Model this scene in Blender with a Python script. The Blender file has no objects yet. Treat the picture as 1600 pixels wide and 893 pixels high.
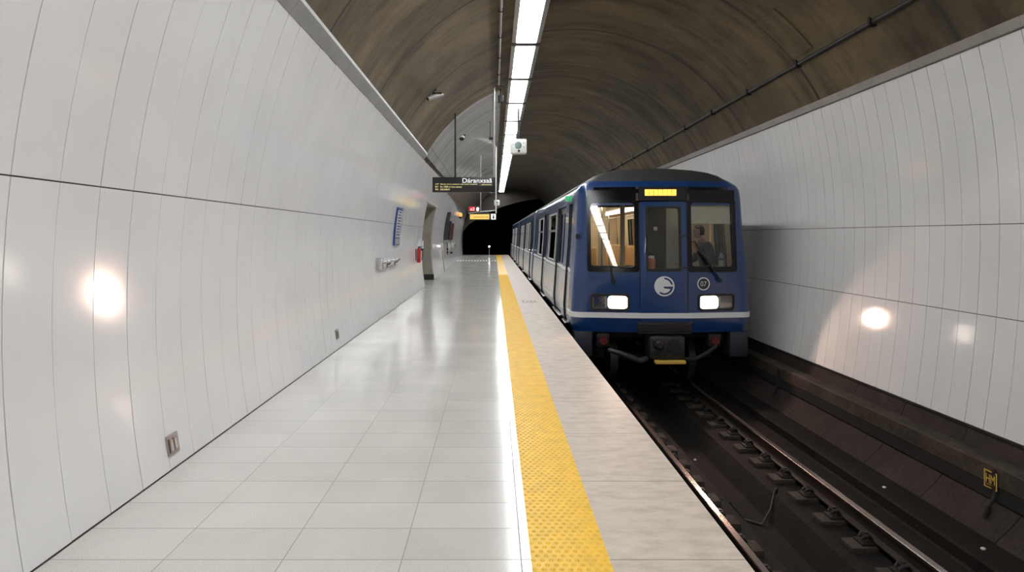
import bpy, bmesh, math, random
from mathutils import Vector, Matrix
random.seed(7)
C = bpy.context.scene.collection
PI = math.pi
EYE = 1.6          # eye height above the platform
F = 900.0          # focal length in pixels of the 1600 px wide frame

# ------------------------------------------------------------------ mesh builder
class MB:
    def __init__(s):
        s.v = []; s.f = []; s.m = []
    def add(s, verts, faces, mi=0):
        n = len(s.v); s.v += [tuple(p) for p in verts]
        for f in faces:
            s.f.append(tuple(i + n for i in f)); s.m.append(mi)
        return s
    def box(s, x0, x1, y0, y1, z0, z1, mi=0, bev=0.0):
        if bev > 0:
            bm = bmesh.new(); bmesh.ops.create_cube(bm, size=1)
            for v in bm.verts:
                v.co = ((x0+x1)/2 + v.co.x*(x1-x0), (y0+y1)/2 + v.co.y*(y1-y0), (z0+z1)/2 + v.co.z*(z1-z0))
            bmesh.ops.bevel(bm, geom=bm.edges[:], offset=bev, segments=2, affect='EDGES', profile=0.5)
            s.bm(bm, mi); return s
        v = [(x, y, z) for z in (z0, z1) for y in (y0, y1) for x in (x0, x1)]
        return s.add(v, [(0,2,3,1),(4,5,7,6),(0,1,5,4),(2,6,7,3),(0,4,6,2),(1,3,7,5)], mi)
    def bm(s, bm, mi=0):
        bm.verts.ensure_lookup_table(); bm.verts.index_update()
        s.add([v.co[:] for v in bm.verts], [[v.index for v in f.verts] for f in bm.faces], mi); bm.free()
    def tube(s, pts, r, seg=10, mi=0, caps=True):
        pts = [Vector(p) for p in pts]; n = len(pts); rings = []; nrm = None
        rs = r if isinstance(r, (list, tuple)) else [r]*n
        for i, p in enumerate(pts):
            t = (pts[min(i+1, n-1)] - pts[max(i-1, 0)]).normalized()
            if nrm is None:
                a = Vector((0,0,1)) if abs(t.z) < .9 else Vector((1,0,0))
                nrm = t.cross(a).normalized()
            nrm = (nrm - t*nrm.dot(t)).normalized(); b = t.cross(nrm)
            rings.append([p + (nrm*math.cos(2*PI*k/seg) + b*math.sin(2*PI*k/seg))*rs[i] for k in range(seg)])
        v = [q for R in rings for q in R]; f = []
        for i in range(n-1):
            for k in range(seg):
                k2 = (k+1) % seg
                f.append((i*seg+k, i*seg+k2, (i+1)*seg+k2, (i+1)*seg+k))
        if caps:
            f.append(tuple(range(seg))[::-1]); f.append(tuple((n-1)*seg+k for k in range(seg)))
        return s.add(v, f, mi)
    def prism(s, prof, y0, y1, mi=0, caps=True, closed=True):
        # profile of (x, z) swept along y
        n = len(prof)
        v = [(x, y0, z) for x, z in prof] + [(x, y1, z) for x, z in prof]
        f = [(i, (i+1) % n, n+(i+1) % n, n+i) for i in range(n if closed else n-1)]
        if caps and closed:
            f.append(tuple(range(n))[::-1]); f.append(tuple(n+i for i in range(n)))
        return s.add(v, f, mi)
    def grid(s, fn, us, vs, mi=0, skip=None):
        nu, nv = len(us), len(vs)
        v = [fn(u, w) for w in vs for u in us]; f = []
        for j in range(nv-1):
            for i in range(nu-1):
                if skip and skip((us[i]+us[i+1])/2, (vs[j]+vs[j+1])/2): continue
                f.append((j*nu+i, j*nu+i+1, (j+1)*nu+i+1, (j+1)*nu+i))
        return s.add(v, f, mi)
    def ball(s, c, r, mi=0, u=16, w=10):
        rx, ry, rz = r if isinstance(r, (tuple, list)) else (r, r, r)
        bm = bmesh.new(); bmesh.ops.create_uvsphere(bm, u_segments=u, v_segments=w, radius=1)
        for q in bm.verts: q.co = (c[0]+q.co.x*rx, c[1]+q.co.y*ry, c[2]+q.co.z*rz)
        s.bm(bm, mi); return s

def origin(p):
    o = Vector((0,0,0))
    while p is not None: o += p.location; p = p.parent
    return o

def obj(name, mb, mats, parent=None, loc=None, smooth=40, solid=0.0):
    me = bpy.data.meshes.new(name)
    base = origin(parent)
    if parent is None and loc is not None: base = Vector(loc)
    me.from_pydata([(x-base.x, y-base.y, z-base.z) for x, y, z in mb.v], [], mb.f)
    if not isinstance(mats, (list, tuple)): mats = [mats]
    for m in mats: me.materials.append(m)
    if len(mats) > 1: me.polygons.foreach_set('material_index', mb.m)
    bm = bmesh.new(); bm.from_mesh(me)
    bmesh.ops.remove_doubles(bm, verts=bm.verts, dist=1e-5)
    bmesh.ops.recalc_face_normals(bm, faces=bm.faces)
    bm.to_mesh(me); bm.free()
    if smooth:
        me.polygons.foreach_set('use_smooth', [True]*len(me.polygons))
        me.set_sharp_from_angle(angle=math.radians(smooth))
    o = bpy.data.objects.new(name, me); C.objects.link(o)
    if parent is not None: o.parent = parent
    elif loc is not None: o.location = loc
    if solid:
        md = o.modifiers.new('thickness', 'SOLIDIFY'); md.thickness = solid; md.offset = 0
    return o

def tag(o, label, cat, group=None):
    o['label'] = label; o['category'] = cat
    if group: o['group'] = group
    return o
def thing(name, label, cat, loc, group=None):
    o = bpy.data.objects.new(name, None); C.objects.link(o); o.location = loc
    o.empty_display_size = .1
    return tag(o, label, cat, group)
def struct(name, mb, mats, parent=None, smooth=40, solid=0.0):
    o = obj(name, mb, mats, parent, smooth=smooth, solid=solid); o['kind'] = 'structure'; return o
def dup(root, delta, label=None):
    r = root.copy(); C.objects.link(r); r.location = root.location + Vector(delta)
    if label: r['label'] = label
    for ch in list(root.children):
        c = ch.copy(); C.objects.link(c); c.parent = r
        for g in list(ch.children):
            d = g.copy(); C.objects.link(d); d.parent = c
    return r
ORD = ['first','second','third','fourth','fifth','sixth','seventh','eighth','ninth','tenth','eleventh','twelfth','thirteenth',
       'fourteenth','fifteenth','sixteenth','seventeenth','eighteenth','nineteenth','twentieth']

def text_mb(string, x0, x1, z0, z1, y, depth=.004, mi=0, mb=None, axis='front', squash=True):
    """flat lettering fitted to the box; readable from the -y side"""
    cu = bpy.data.curves.new('lettering', 'FONT'); cu.body = string; cu.size = 1; cu.extrude = 0
    o = bpy.data.objects.new('lettering', cu); C.objects.link(o)
    bpy.context.view_layer.update()
    me = bpy.data.meshes.new_from_object(o.evaluated_get(bpy.context.evaluated_depsgraph_get()))
    vs = [v.co.copy() for v in me.vertices]; fs = [tuple(p.vertices) for p in me.polygons]
    bpy.data.objects.remove(o); bpy.data.curves.remove(cu); bpy.data.meshes.remove(me)
    mb = mb or MB()
    if not vs: return mb
    ax, bx = min(v.x for v in vs), max(v.x for v in vs); ay, by = min(v.y for v in vs), max(v.y for v in vs)
    P = []
    for v in vs:
        u = (v.x-ax)/(bx-ax); w = (v.y-ay)/(by-ay)
        if axis == 'front': P.append((x0+u*(x1-x0), y, z0+w*(z1-z0)))
        else: P.append((x0+u*(x1-x0), z0+w*(z1-z0), y))      # lying on the floor
    mb.add(P, fs, mi)
    return mb

# ------------------------------------------------------------------ materials
def newmat(name):
    m = bpy.data.materials.new(name); m.use_nodes = True
    nt = m.node_tree; b = nt.nodes['Principled BSDF']
    return m, nt, b
def N(nt, t, **kw):
    n = nt.nodes.new(t)
    for k, v in kw.items(): setattr(n, k, v)
    return n
def math_(nt, op, a, b=None):
    n = N(nt, 'ShaderNodeMath', operation=op)
    for i, q in enumerate((a, b)):
        if q is None: continue
        if isinstance(q, (int, float)): n.inputs[i].default_value = q
        else: nt.links.new(q, n.inputs[i])
    return n.outputs[0]
def pos(nt):
    g = N(nt, 'ShaderNodeNewGeometry'); s = N(nt, 'ShaderNodeSeparateXYZ')
    nt.links.new(g.outputs['Position'], s.inputs[0]); return g.outputs['Position'], s.outputs
def noise(nt, scale, detail=4, stretch=None, rough=.55):
    p, _ = pos(nt)
    mp = N(nt, 'ShaderNodeMapping'); nt.links.new(p, mp.inputs[0])
    if stretch: mp.inputs['Scale'].default_value = stretch
    n = N(nt, 'ShaderNodeTexNoise'); nt.links.new(mp.outputs[0], n.inputs['Vector'])
    n.inputs['Scale'].default_value = scale; n.inputs['Detail'].default_value = detail; n.inputs['Roughness'].default_value = rough
    return n.outputs['Fac']
def ramp(nt, fac, stops):
    r = N(nt, 'ShaderNodeValToRGB'); nt.links.new(fac, r.inputs[0]); e = r.color_ramp.elements
    while len(e) < len(stops): e.new(.5)
    for q, (p, c) in zip(e, stops):
        q.position = p; q.color = (c[0], c[1], c[2], 1) if not isinstance(c, (int, float)) else (c, c, c, 1)
    return r.outputs[0]
def mix(nt, fac, a, b, mode='MIX'):
    n = N(nt, 'ShaderNodeMix', data_type='RGBA', blend_type=mode)
    for s, q in ((0, fac), (6, a), (7, b)):
        if isinstance(q, (int, float)): n.inputs[s].default_value = q
        elif isinstance(q, tuple): n.inputs[s].default_value = (*q[:3], 1)
        else: nt.links.new(q, n.inputs[s])
    return n.outputs[2]
def line(nt, c, off, per, w):
    t = math_(nt, 'DIVIDE', math_(nt, 'SUBTRACT', c, off), per)
    t = math_(nt, 'FRACT', math_(nt, 'ADD', t, .5))
    t = math_(nt, 'MULTIPLY', math_(nt, 'ABSOLUTE', math_(nt, 'SUBTRACT', t, .5)), per)
    return math_(nt, 'LESS_THAN', t, w)
def bump(nt, b, h, strength=.3, dist=.01):
    n = N(nt, 'ShaderNodeBump'); n.inputs['Strength'].default_value = strength; n.inputs['Distance'].default_value = dist
    nt.links.new(h, n.inputs['Height']); nt.links.new(n.outputs[0], b.inputs['Normal'])
def mat(name, col, rough=.5, metal=0.0, vary=0.0, scale=6.0, coat=0.0, stretch=None, spec=.5, bmp=0.0):
    m, nt, b = newmat(name)
    b.inputs['Base Color'].default_value = (*col, 1); b.inputs['Roughness'].default_value = rough
    b.inputs['Metallic'].default_value = metal; b.inputs['Specular IOR Level'].default_value = spec
    if coat: b.inputs['Coat Weight'].default_value = coat; b.inputs['Coat Roughness'].default_value = .06
    if vary or bmp:
        f = noise(nt, scale, 5, stretch)
        if vary:
            lo = tuple(max(0, c*(1-vary)) for c in col); hi = tuple(min(1, c*(1+vary)) for c in col)
            nt.links.new(ramp(nt, f, [(.3, lo), (.7, hi)]), b.inputs['Base Color'])
        if bmp: bump(nt, b, f, bmp)
    return m
def emit(name, col, s):
    m, nt, b = newmat(name)
    b.inputs['Base Color'].default_value = (*[min(c, .8) for c in col], 1)
    b.inputs['Emission Color'].default_value = (*col, 1); b.inputs['Emission Strength'].default_value = s
    b.inputs['Roughness'].default_value = .4
    return m
def glassmat(name, tint=(.9,.93,.92), refl=.10):
    m = bpy.data.materials.new(name); m.use_nodes = True; nt = m.node_tree; nt.nodes.clear()
    o = N(nt, 'ShaderNodeOutputMaterial'); t = N(nt, 'ShaderNodeBsdfTransparent'); g = N(nt, 'ShaderNodeBsdfGlossy')
    t.inputs[0].default_value = (*tint, 1); g.inputs['Roughness'].default_value = .015; g.inputs[0].default_value = (1,1,1,1)
    fr = N(nt, 'ShaderNodeFresnel'); fr.inputs[0].default_value = 1.5
    mx = N(nt, 'ShaderNodeMixShader')
    fac = math_(nt, 'MAXIMUM', math_(nt, 'MINIMUM', math_(nt, 'ADD', fr.outputs[0], refl), 1.0), 0.0)
    nt.links.new(fac, mx.inputs[0]); nt.links.new(t.outputs[0], mx.inputs[1]); nt.links.new(g.outputs[0], mx.inputs[2])
    nt.links.new(mx.outputs[0], o.inputs[0]); return m

M = {}
def enamel(name, col, rough, metal=0.0, scuffs=True):
    m, nt, b = newmat(name)
    f = noise(nt, 1.3, 6); g = noise(nt, 40, 3)
    c = ramp(nt, f, [(.3, tuple(q*.93 for q in col)), (.7, col)])
    p, s = pos(nt)
    scuff = noise(nt, 9, 8, (1, 1, 2.2), .7)
    sm = ramp(nt, scuff, [(.70, 0.0), (.80, 1.0)])
    if scuffs: c = mix(nt, math_(nt, 'MULTIPLY', sm, .2), c, (.38, .37, .35))
    nt.links.new(c, b.inputs['Base Color'])
    nt.links.new(ramp(nt, f, [(.3, rough*1.25), (.7, rough*.85)]), b.inputs['Roughness'])
    b.inputs['Metallic'].default_value = metal
    return m
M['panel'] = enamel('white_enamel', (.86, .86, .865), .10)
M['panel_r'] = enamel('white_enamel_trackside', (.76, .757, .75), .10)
M['vault'] = enamel('brushed_cladding', (.74, .73, .71), .13, .30, scuffs=False)
M['gap'] = mat('dark_joint', (.045, .043, .04), .8)
M['black'] = mat('black_rubber', (.012, .012, .012), .6)
M['trimgrey'] = mat('grey_metal_trim', (.42, .42, .41), .4, .3, .1, 3)
M['trimbrown'] = mat('grey_brown_trim', (.30, .27, .25), .35, .3, .15, 2)
M['steel'] = mat('stainless_steel', (.55, .55, .54), .25, 1.0)
M['darksteel'] = mat('dark_steel', (.06, .055, .05), .45, .6, .3, 9)
M['grime'] = mat('grimy_iron', (.016, .013, .011), .7, .2, .4, 7, bmp=.2)
M['railhead'] = mat('polished_rail', (.33, .285, .26), .27, 1.0, .15, 5)
M['railrust'] = mat('rusty_rail', (.028, .019, .015), .6, .3, .4, 14)
M['lamp'] = emit('fluorescent_diffuser', (.97, .985, 1.0), 21.5)
M['white'] = mat('white_plastic', (.72, .72, .69), .4, 0, .05, 8)
M['lampbody'] = mat('lamp_housing', (.45, .45, .44), .45, .2)

def floor_mat():
    m, nt, b = newmat('polished_terrazzo_tiles')
    p, s = pos(nt)
    sp = noise(nt, 210, 3, None, .7); big = noise(nt, 1.1, 5)
    c = ramp(nt, sp, [(.30, (.42,.412,.385)), (.48, (.71,.695,.655)), (.7, (.84,.82,.775))])
    c = mix(nt, .45, c, ramp(nt, big, [(.3, (.60,.59,.56)), (.7, (.92,.91,.89))]), 'MULTIPLY')
    # each tile a touch different
    cell = N(nt, 'ShaderNodeTexWhiteNoise', noise_dimensions='2D'); cv = N(nt, 'ShaderNodeCombineXYZ')
    nt.links.new(math_(nt, 'FLOOR', math_(nt, 'DIVIDE', math_(nt, 'SUBTRACT', s[0], .134), .59)), cv.inputs[0])
    nt.links.new(math_(nt, 'FLOOR', math_(nt, 'DIVIDE', math_(nt, 'SUBTRACT', s[1], .108), .305)), cv.inputs[1])
    nt.links.new(cv.outputs[0], cell.inputs['Vector'])
    c = mix(nt, .5, c, ramp(nt, cell.outputs['Value'], [(0, (.86,.86,.85)), (1, (1,1,1))]), 'MULTIPLY')
    dirt = ramp(nt, noise(nt, 26, 6, None, .75), [(.66, 0.0), (.78, 1.0)])
    c = mix(nt, math_(nt, 'MULTIPLY', dirt, .35), c, (.2,.19,.175))
    g = math_(nt, 'MAXIMUM', line(nt, s[0], .134, .59, .0032), line(nt, s[1], .108, .305, .0036))
    c = mix(nt, math_(nt, 'MULTIPLY', g, .62), c, (.15,.14,.13))
    nt.links.new(c, b.inputs['Base Color'])
    r = ramp(nt, big, [(.3, .18), (.7, .11)])
    nt.links.new(mix(nt, g, r, (.7,.7,.7)), b.inputs['Roughness'])
    return m
M['floor'] = floor_mat()
def coping_mat():
    m, nt, b = newmat('worn_concrete_coping')
    p, s = pos(nt)
    f = noise(nt, 5, 8, (1, 2.4, 1), .65); fine = noise(nt, 120, 3)
    c = ramp(nt, f, [(.25, (.40,.345,.28)), (.5, (.58,.50,.42)), (.75, (.68,.60,.51))])
    c = mix(nt, .3, c, ramp(nt, fine, [(.3, (.7,.7,.7)), (.7, (1,1,1))]), 'MULTIPLY')
    st = ramp(nt, noise(nt, 3.4, 7, (1, 2.2, 1), .7), [(.62, 0.0), (.75, 1.0)])
    c = mix(nt, math_(nt, 'MULTIPLY', st, .45), c, (.17,.15,.14))
    g = line(nt, s[1], .108, .915, .004); g2 = line(nt, s[1], .108, .305, .002)
    c = mix(nt, math_(nt, 'MULTIPLY', g, .7), c, (.13,.12,.11)); c = mix(nt, math_(nt, 'MULTIPLY', g2, .3), c, (.2,.19,.18))
    nt.links.new(c, b.inputs['Base Color']); b.inputs['Roughness'].default_value = .5
    bump(nt, b, f, .15)
    return m
M['coping'] = coping_mat()
def ceiling_mat():
    m, nt, b = newmat('stained_concrete_vault')
    p, s = pos(nt)
    a = noise(nt, .55, 7, (1, .8, 1), .65); st = noise(nt, 1.0, 9, (.5, 2.4, .5), .68); fine = noise(nt, 14, 6)
    c = ramp(nt, a, [(.28, (.085,.062,.033)), (.5, (.165,.124,.068)), (.72, (.26,.20,.115))])
    c = mix(nt, .72, c, ramp(nt, st, [(.38, (.30,.28,.25)), (.55, (1,1,1))]), 'MULTIPLY')
    c = mix(nt, .3, c, ramp(nt, fine, [(.3, (.6,.6,.6)), (.7, (1,1,1))]), 'MULTIPLY')
    blot = ramp(nt, noise(nt, 2.6, 9, (.7, 1.6, .7), .75), [(.62, 0.0), (.74, 1.0)])
    c = mix(nt, math_(nt, 'MULTIPLY', blot, .85), c, (.03,.026,.02))
    # shade deepening toward the tunnel mouth, mixed into the vault colour
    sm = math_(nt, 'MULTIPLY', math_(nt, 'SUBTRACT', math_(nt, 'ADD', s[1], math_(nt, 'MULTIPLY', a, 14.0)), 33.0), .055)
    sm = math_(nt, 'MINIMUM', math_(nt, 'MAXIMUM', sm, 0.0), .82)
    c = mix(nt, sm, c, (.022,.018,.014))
    g = line(nt, s[1], 8.75, 2.63, .03)
    gm = ramp(nt, noise(nt, .7, 3), [(.25, .45), (.55, 1.0)])
    c = mix(nt, math_(nt, 'MULTIPLY', g, gm), c, (.03,.026,.02))
    nt.links.new(c, b.inputs['Base Color']); b.inputs['Roughness'].default_value = .55
    bump(nt, b, st, .35, .02)
    return m
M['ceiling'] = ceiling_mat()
def trackbed_mat(name, lo, hi):
    m, nt, b = newmat(name)
    f = noise(nt, 3, 9, None, .7); g = noise(nt, 35, 6)
    c = ramp(nt, f, [(.3, lo), (.7, hi)])
    c = mix(nt, .6, c, ramp(nt, g, [(.3, (.45,.43,.42)), (.65, (1,1,1))]), 'MULTIPLY')
    speck = ramp(nt, noise(nt, 60, 2), [(.80, 0.0), (.83, 1.0)])
    c = mix(nt, math_(nt, 'MULTIPLY', speck, .5), c, (.3,.28,.26))
    nt.links.new(c, b.inputs['Base Color']); b.inputs['Roughness'].default_value = .75; b.inputs['Specular IOR Level'].default_value = .2
    bump(nt, b, g, .5, .02)
    return m
M['bed'] = trackbed_mat('sooty_track_concrete', (.005,.0042,.0038), (.016,.0125,.011))
M['lowwall'] = trackbed_mat('sooty_lower_panels', (.019,.0145,.0135), (.048,.036,.033))
M['trough'] = trackbed_mat('sooty_trough_concrete', (.030,.024,.019), (.085,.068,.054))
M['tunnel'] = mat('soot_black_tunnel', (.006,.006,.006), .9, 0, .3, 2)
M['jamb'] = mat('passage_concrete', (.36,.33,.28), .6, 0, .12, 3, bmp=.1)
M['yellow'] = mat('yellow_tactile_rubber', (.88,.53,.035), .42, 0, .10, 9)
M['signblack'] = mat('sign_black', (.018,.018,.019), .35)
M['txtwhite'] = emit('sign_white_letters', (.9,.9,.86), .85)
M['txtyellow'] = emit('sign_yellow_letters', (1.0,.80,.35), .8)
M['signyellow'] = emit('lit_yellow_sign', (.70,.47,.11), .85)
M['signred'] = emit('lit_red_sign', (.65,.02,.03), .5)
M['red'] = mat('red_enamel', (.55,.015,.02), .3)
M['blue_sign'] = mat('blue_sign', (.03,.06,.22), .35)
M['darkred'] = mat('maroon_poster', (.09,.02,.035), .3)
M['amber'] = emit('amber_lamp', (1.0,.5,.15), .6)
M['whitelamp'] = emit('small_white_lamp', (1,.98,.95), 14)
M['lens'] = mat('lens_glass', (.10,.16,.15), .12)
# train
M['blue'] = mat('blue_train_paint', (.0035,.036,.145), .30, 0, .06, 2, coat=.7)
M['sideblue'] = mat('pale_blue_side_paint', (.07,.13,.27), .22, 0, .1, 2, coat=.8)
M['lowpanel'] = mat('pale_grey_side_panel', (.62,.65,.70), .22, .15, .08, 6)
M['roof'] = mat('dark_train_roof', (.045,.045,.047), .45, .2, .1, 3)
M['mask'] = mat('black_windscreen_surround', (.006,.006,.007), .10, spec=.3)
M['stripe'] = mat('white_stripe_paint', (.74,.75,.77), .35)
M['glass'] = glassmat('windscreen_glass', (.95,.96,.95), -.012)
M['sideglass'] = glassmat('side_window_glass', (.50,.52,.50), .05)
M['beige'] = mat('beige_interior', (.62,.50,.34), .5, 0, .06, 3)
M['seat'] = mat('tan_seat', (.60,.36,.15), .5, 0, .08, 4)
M['cream'] = mat('cream_blind', (.72,.67,.54), .7, 0, .05, 10)
M['paleint'] = mat('pale_partition_strip', (.42,.42,.38), .5)
M['darkint'] = mat('dark_cab_partition', (.035,.034,.032), .5)
M['cabfloor'] = mat('grey_train_floor', (.12,.12,.12), .6)
M['intlamp'] = emit('saloon_lamp', (1.0,.95,.84), 9)
M['headlight'] = emit('lit_headlight', (1.0,.86,.72), 9)
M['dimlens'] = mat('unlit_headlight_lens', (.40,.37,.33), .15, .2)
M['led'] = emit('amber_led_display', (1.0,.50,.07), 1.9)
M['green'] = emit('green_door_light', (.05,.45,.16), .5)
M['skirt'] = mat('grey_blue_skirt', (.028,.034,.044), .45, .2)
M['coup'] = mat('coupler_iron', (.055,.05,.048), .5, .6, .3, 12)
M['yel2'] = mat('yellow_paint', (.62,.42,.07), .5)
M['dullred'] = mat('dull_red', (.10,.008,.008), .4)
M['orange'] = mat('orange_canister', (.55,.16,.05), .45)
M['chrome'] = mat('chrome', (.75,.72,.68), .15, 1.0)
M['skin'] = mat('skin', (.50,.30,.21), .5)
M['hair'] = mat('dark_hair', (.018,.014,.012), .6)
M['jacket'] = mat('dark_jacket', (.030,.028,.032), .75, 0, .2, 20)
M['trousers'] = mat('dark_trousers', (.02,.02,.025), .8)
M['shirt'] = mat('dusty_rose_shirt', (.30,.16,.15), .8)
M['cable'] = mat('black_cable', (.02,.02,.02), .55)
M['paper'] = mat('scrap_paper', (.5,.48,.44), .8)

# ------------------------------------------------------------------ tunnel geometry
Y0, Y1 = -37.0, 50.0            # station bore
CX, CZ, CR = 1.575, 1.86, 3.837  # circle of the vault
def circ(x): return CZ + math.sqrt(max(0, CR*CR - (x-CX)**2))
def flare(y): return -.45*max(0, (y-20)/28)**1.5
def leftx(z): return -2.31 + (z-1.15)**2/12.6
def rightx(z):
    d = z-1.7
    return 5.2 - (d*d/15.8 if d > 0 else d*d/25.6)
LTOP = 3.62
RTOP = 3.56; RBASE = -.39

def panel_wall(mb, xfn, inward, ds, rows, gap, nseg=7, tilt=.0008, skip=None, flare_fn=None):
    for i in range(len(ds)-1):
        d0, d1 = ds[i], ds[i+1]
        for (z0, z1) in rows:
            if skip and skip((d0+d1)/2, (z0+z1)/2): continue
            t0, t1 = random.uniform(-tilt, tilt), random.uniform(-tilt, tilt)
            g = gap*(2.0 if i % 3 == 0 else 1.0)/2
            vs = []
            a0, a1 = d0+g, d1-g
            for k in range(nseg+1):
                z = z0+.004 + (z1-z0-.008)*k/nseg
                w = .6*tilt*math.sin(k*1.7+i*2.1)
                for (d, t) in ((a0, t0), (a1, t1)):
                    x = xfn(z) + inward*(t+w) + (flare_fn(d) if flare_fn else 0)
                    vs.append((x, d, z))
            b = [(x - inward*.02, y, z) for x, y, z in vs]
            n = len(vs); f = [(2*k, 2*k+1, 2*k+3, 2*k+2) for k in range(nseg)]
            vs2 = vs + b
            for k in range(nseg):   # returns into the joint
                f.append((2*k, 2*k+2, n+2*k+2, n+2*k)); f.append((2*k+1, n+2*k+1, n+2*k+3, 2*k+3))
            f.append((0, n, n+1, 1)); f.append((2*nseg, 2*nseg+1, n+2*nseg+1, n+2*nseg))
            mb.add(vs2, f)

OP0, OP1, OPZ = 18.4, 21.3, 2.72   # passage opening in the left wall
def dlist(first, pitch, lo, hi):
    k = math.floor((lo-first)/pitch); out = []
    while first+k*pitch <= hi: out.append(first+k*pitch); k += 1
    return out
ds = [d for d in dlist(3.317, .307, Y0, Y1)]
ds = [d for d in ds if not (OP0-.15 < d < OP0+.15 or OP1-.15 < d < OP1+.15)] + [OP0, OP1, Y1]
ds = sorted(ds)
SEAM = 1.885
mb = MB()
panel_wall(mb, leftx, 1, ds, [(.004, SEAM), (SEAM, LTOP)], .0048, 9, .0009,
           skip=lambda d, z: OP0 < d < OP1 and z < SEAM, flare_fn=flare)
wl = struct('wall_left', mb, M['panel'], smooth=30)
# upper row over the passage has to stop at its head: rebuild those panels
mb = MB()
def lwback(u, z): return (leftx(z) - .02 + flare(u), u, z)
us = [Y0, 0, 10, OP0, OP1] + [23+i*3 for i in range(9)] + [Y1]
us = sorted(set(us)); zs = [-.05, .3, .8, 1.3, 1.885, 2.3, OPZ, 3.1, LTOP]
mb.grid(lwback, us, zs, skip=lambda u, z: OP0 < u < OP1 and z < OPZ)
o = struct('joint_backing', mb, M['gap'], parent=wl)
# cut passage head in the cladding (remove faces below the head inside the opening)
bm = bmesh.new(); bm.from_mesh(wl.data)
geom = [f for f in bm.faces if OP0 < f.calc_center_median().y < OP1 and f.calc_center_median().z < OPZ-.04]
bmesh.ops.delete(bm, geom=geom, context='FACES'); bm.to_mesh(wl.data); bm.free()

# passage behind the opening
mb = MB()
def lx(z): return leftx(z)-.022
zz = [0, .5, 1, 1.5, 2, 2.4, OPZ-.04]
far = -5.2
for y, fl in ((OP1+.015, 1), (OP0-.015, -1)):
    v = []
    for z in zz: v += [(lx(z)+flare(y)+.03, y, z), (far, y, z)]
    mb.add(v, [(2*k, 2*k+1, 2*k+3, 2*k+2) for k in range(len(zz)-1)])
mb.box(far-.1, far, OP0-.2, OP1+.2, 0, OPZ)
mb.box(far, lx(OPZ)+.03, OP0-.2, OP1+.2, OPZ-.05, OPZ+.08)
pas = struct('wall_passage', mb, M['jamb'])
mb = MB(); mb.box(far, -2.19, OP0-.2, OP1+.2, -.05, -.002)
struct('floor_passage', mb, M['floor'])
mb = MB(); mb.box(-3.6, -2.225, OP1-.012, OP1+.012, 0, .2)
struct('baseboard_passage', mb, M['signblack'])

# right wall
dr = dlist(5.924, .2388, Y0, Y1) + [Y1]
mb = MB()
panel_wall(mb, rightx, -1, dr, [(RBASE, .77), (.77, 1.726), (1.726, RTOP)], .0042, 7, .0006)
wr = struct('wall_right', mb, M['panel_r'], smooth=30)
mb = MB(); mb.grid(lambda u, z: (rightx(z)+.02, u, z), [Y0, 10, 30, Y1], [RBASE-.02, .2, .77, 1.2, 1.726, 2.3, 3.0, RTOP])
struct('joint_backing', mb, M['gap'], parent=wr)
# dark lower cladding under the white panels, in slabs with joints
low = [(5.045, RBASE-.01), (4.985, -.56), (4.90, -.73), (4.80, -.88), (4.68, -1.02), (4.50, -1.19)]
mb = MB()
for d in dlist(5.2, .92, Y0, 58):
    a, b = d+.004, d+.92-.004
    v = []
    for x, z in low: v += [(x, a, z), (x, b, z)]
    n = len(v); v += [(x+.03, y, z-.02) for x, y, z in v]
    f = [(2*k, 2*k+1, 2*k+3, 2*k+2) for k in range(len(low)-1)]
    f += [(2*k, 2*k+2, n+2*k+2, n+2*k) for k in range(len(low)-1)] + [(2*k+1, n+2*k+1, n+2*k+3, 2*k+3) for k in range(len(low)-1)]
    mb.add(v, f)
lw = struct('wall_trackside', mb, M['lowwall'], smooth=30)
mb = MB(); mb.grid(lambda u, k: (low[k][0]+.03, u, low[k][1]-.02), [Y0, 58], list(range(len(low))))
struct('joint_backing', mb, M['gap'], parent=lw)
mb = MB(); mb.prism([(5.02, RBASE-.03), (5.06, RBASE-.03), (5.06, RBASE-.002), (5.015, RBASE-.002)], Y0, Y1)
struct('trim_1', mb, M['darksteel'])

# ceiling vault
mb = MB()
a0 = math.atan2(circ(-1.95)-CZ, -1.95-CX); a1 = math.atan2(circ(5.1)-CZ, 5.1-CX)
angs = [a0+(a1-a0)*k/60 for k in range(61)]
mb.grid(lambda a, y: (CX+CR*math.cos(a), y, CZ+CR*math.sin(a)), angs, [Y0+(Y1+.5-Y0)*k/34 for k in range(35)])
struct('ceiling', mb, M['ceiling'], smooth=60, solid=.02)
# trims at the top of both walls
mb = MB()
for d in dlist(3.317, 1.842, Y0, 15.0):
    e = min(d+1.842, 15.0)
    if e-d < .1: continue
    mb.prism([(-1.865, LTOP-.01), (-1.83, LTOP-.025), (-1.735, LTOP+.10), (-1.74, LTOP+.15), (-1.90, LTOP+.10)], d+.002, e-.002)
struct('trim_2', mb, M['trimgrey'], smooth=20)
mb = MB()
for d in dlist(5.4, 1.433, Y0, Y1-1.5):
    mb.prism([(4.985, RTOP), (4.945, RTOP+.005), (4.925, RTOP+.105), (4.97, RTOP+.125), (5.05, RTOP+.06)], d+.002, d+1.431)
struct('trim_3', mb, M['trimbrown'], smooth=20)

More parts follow.
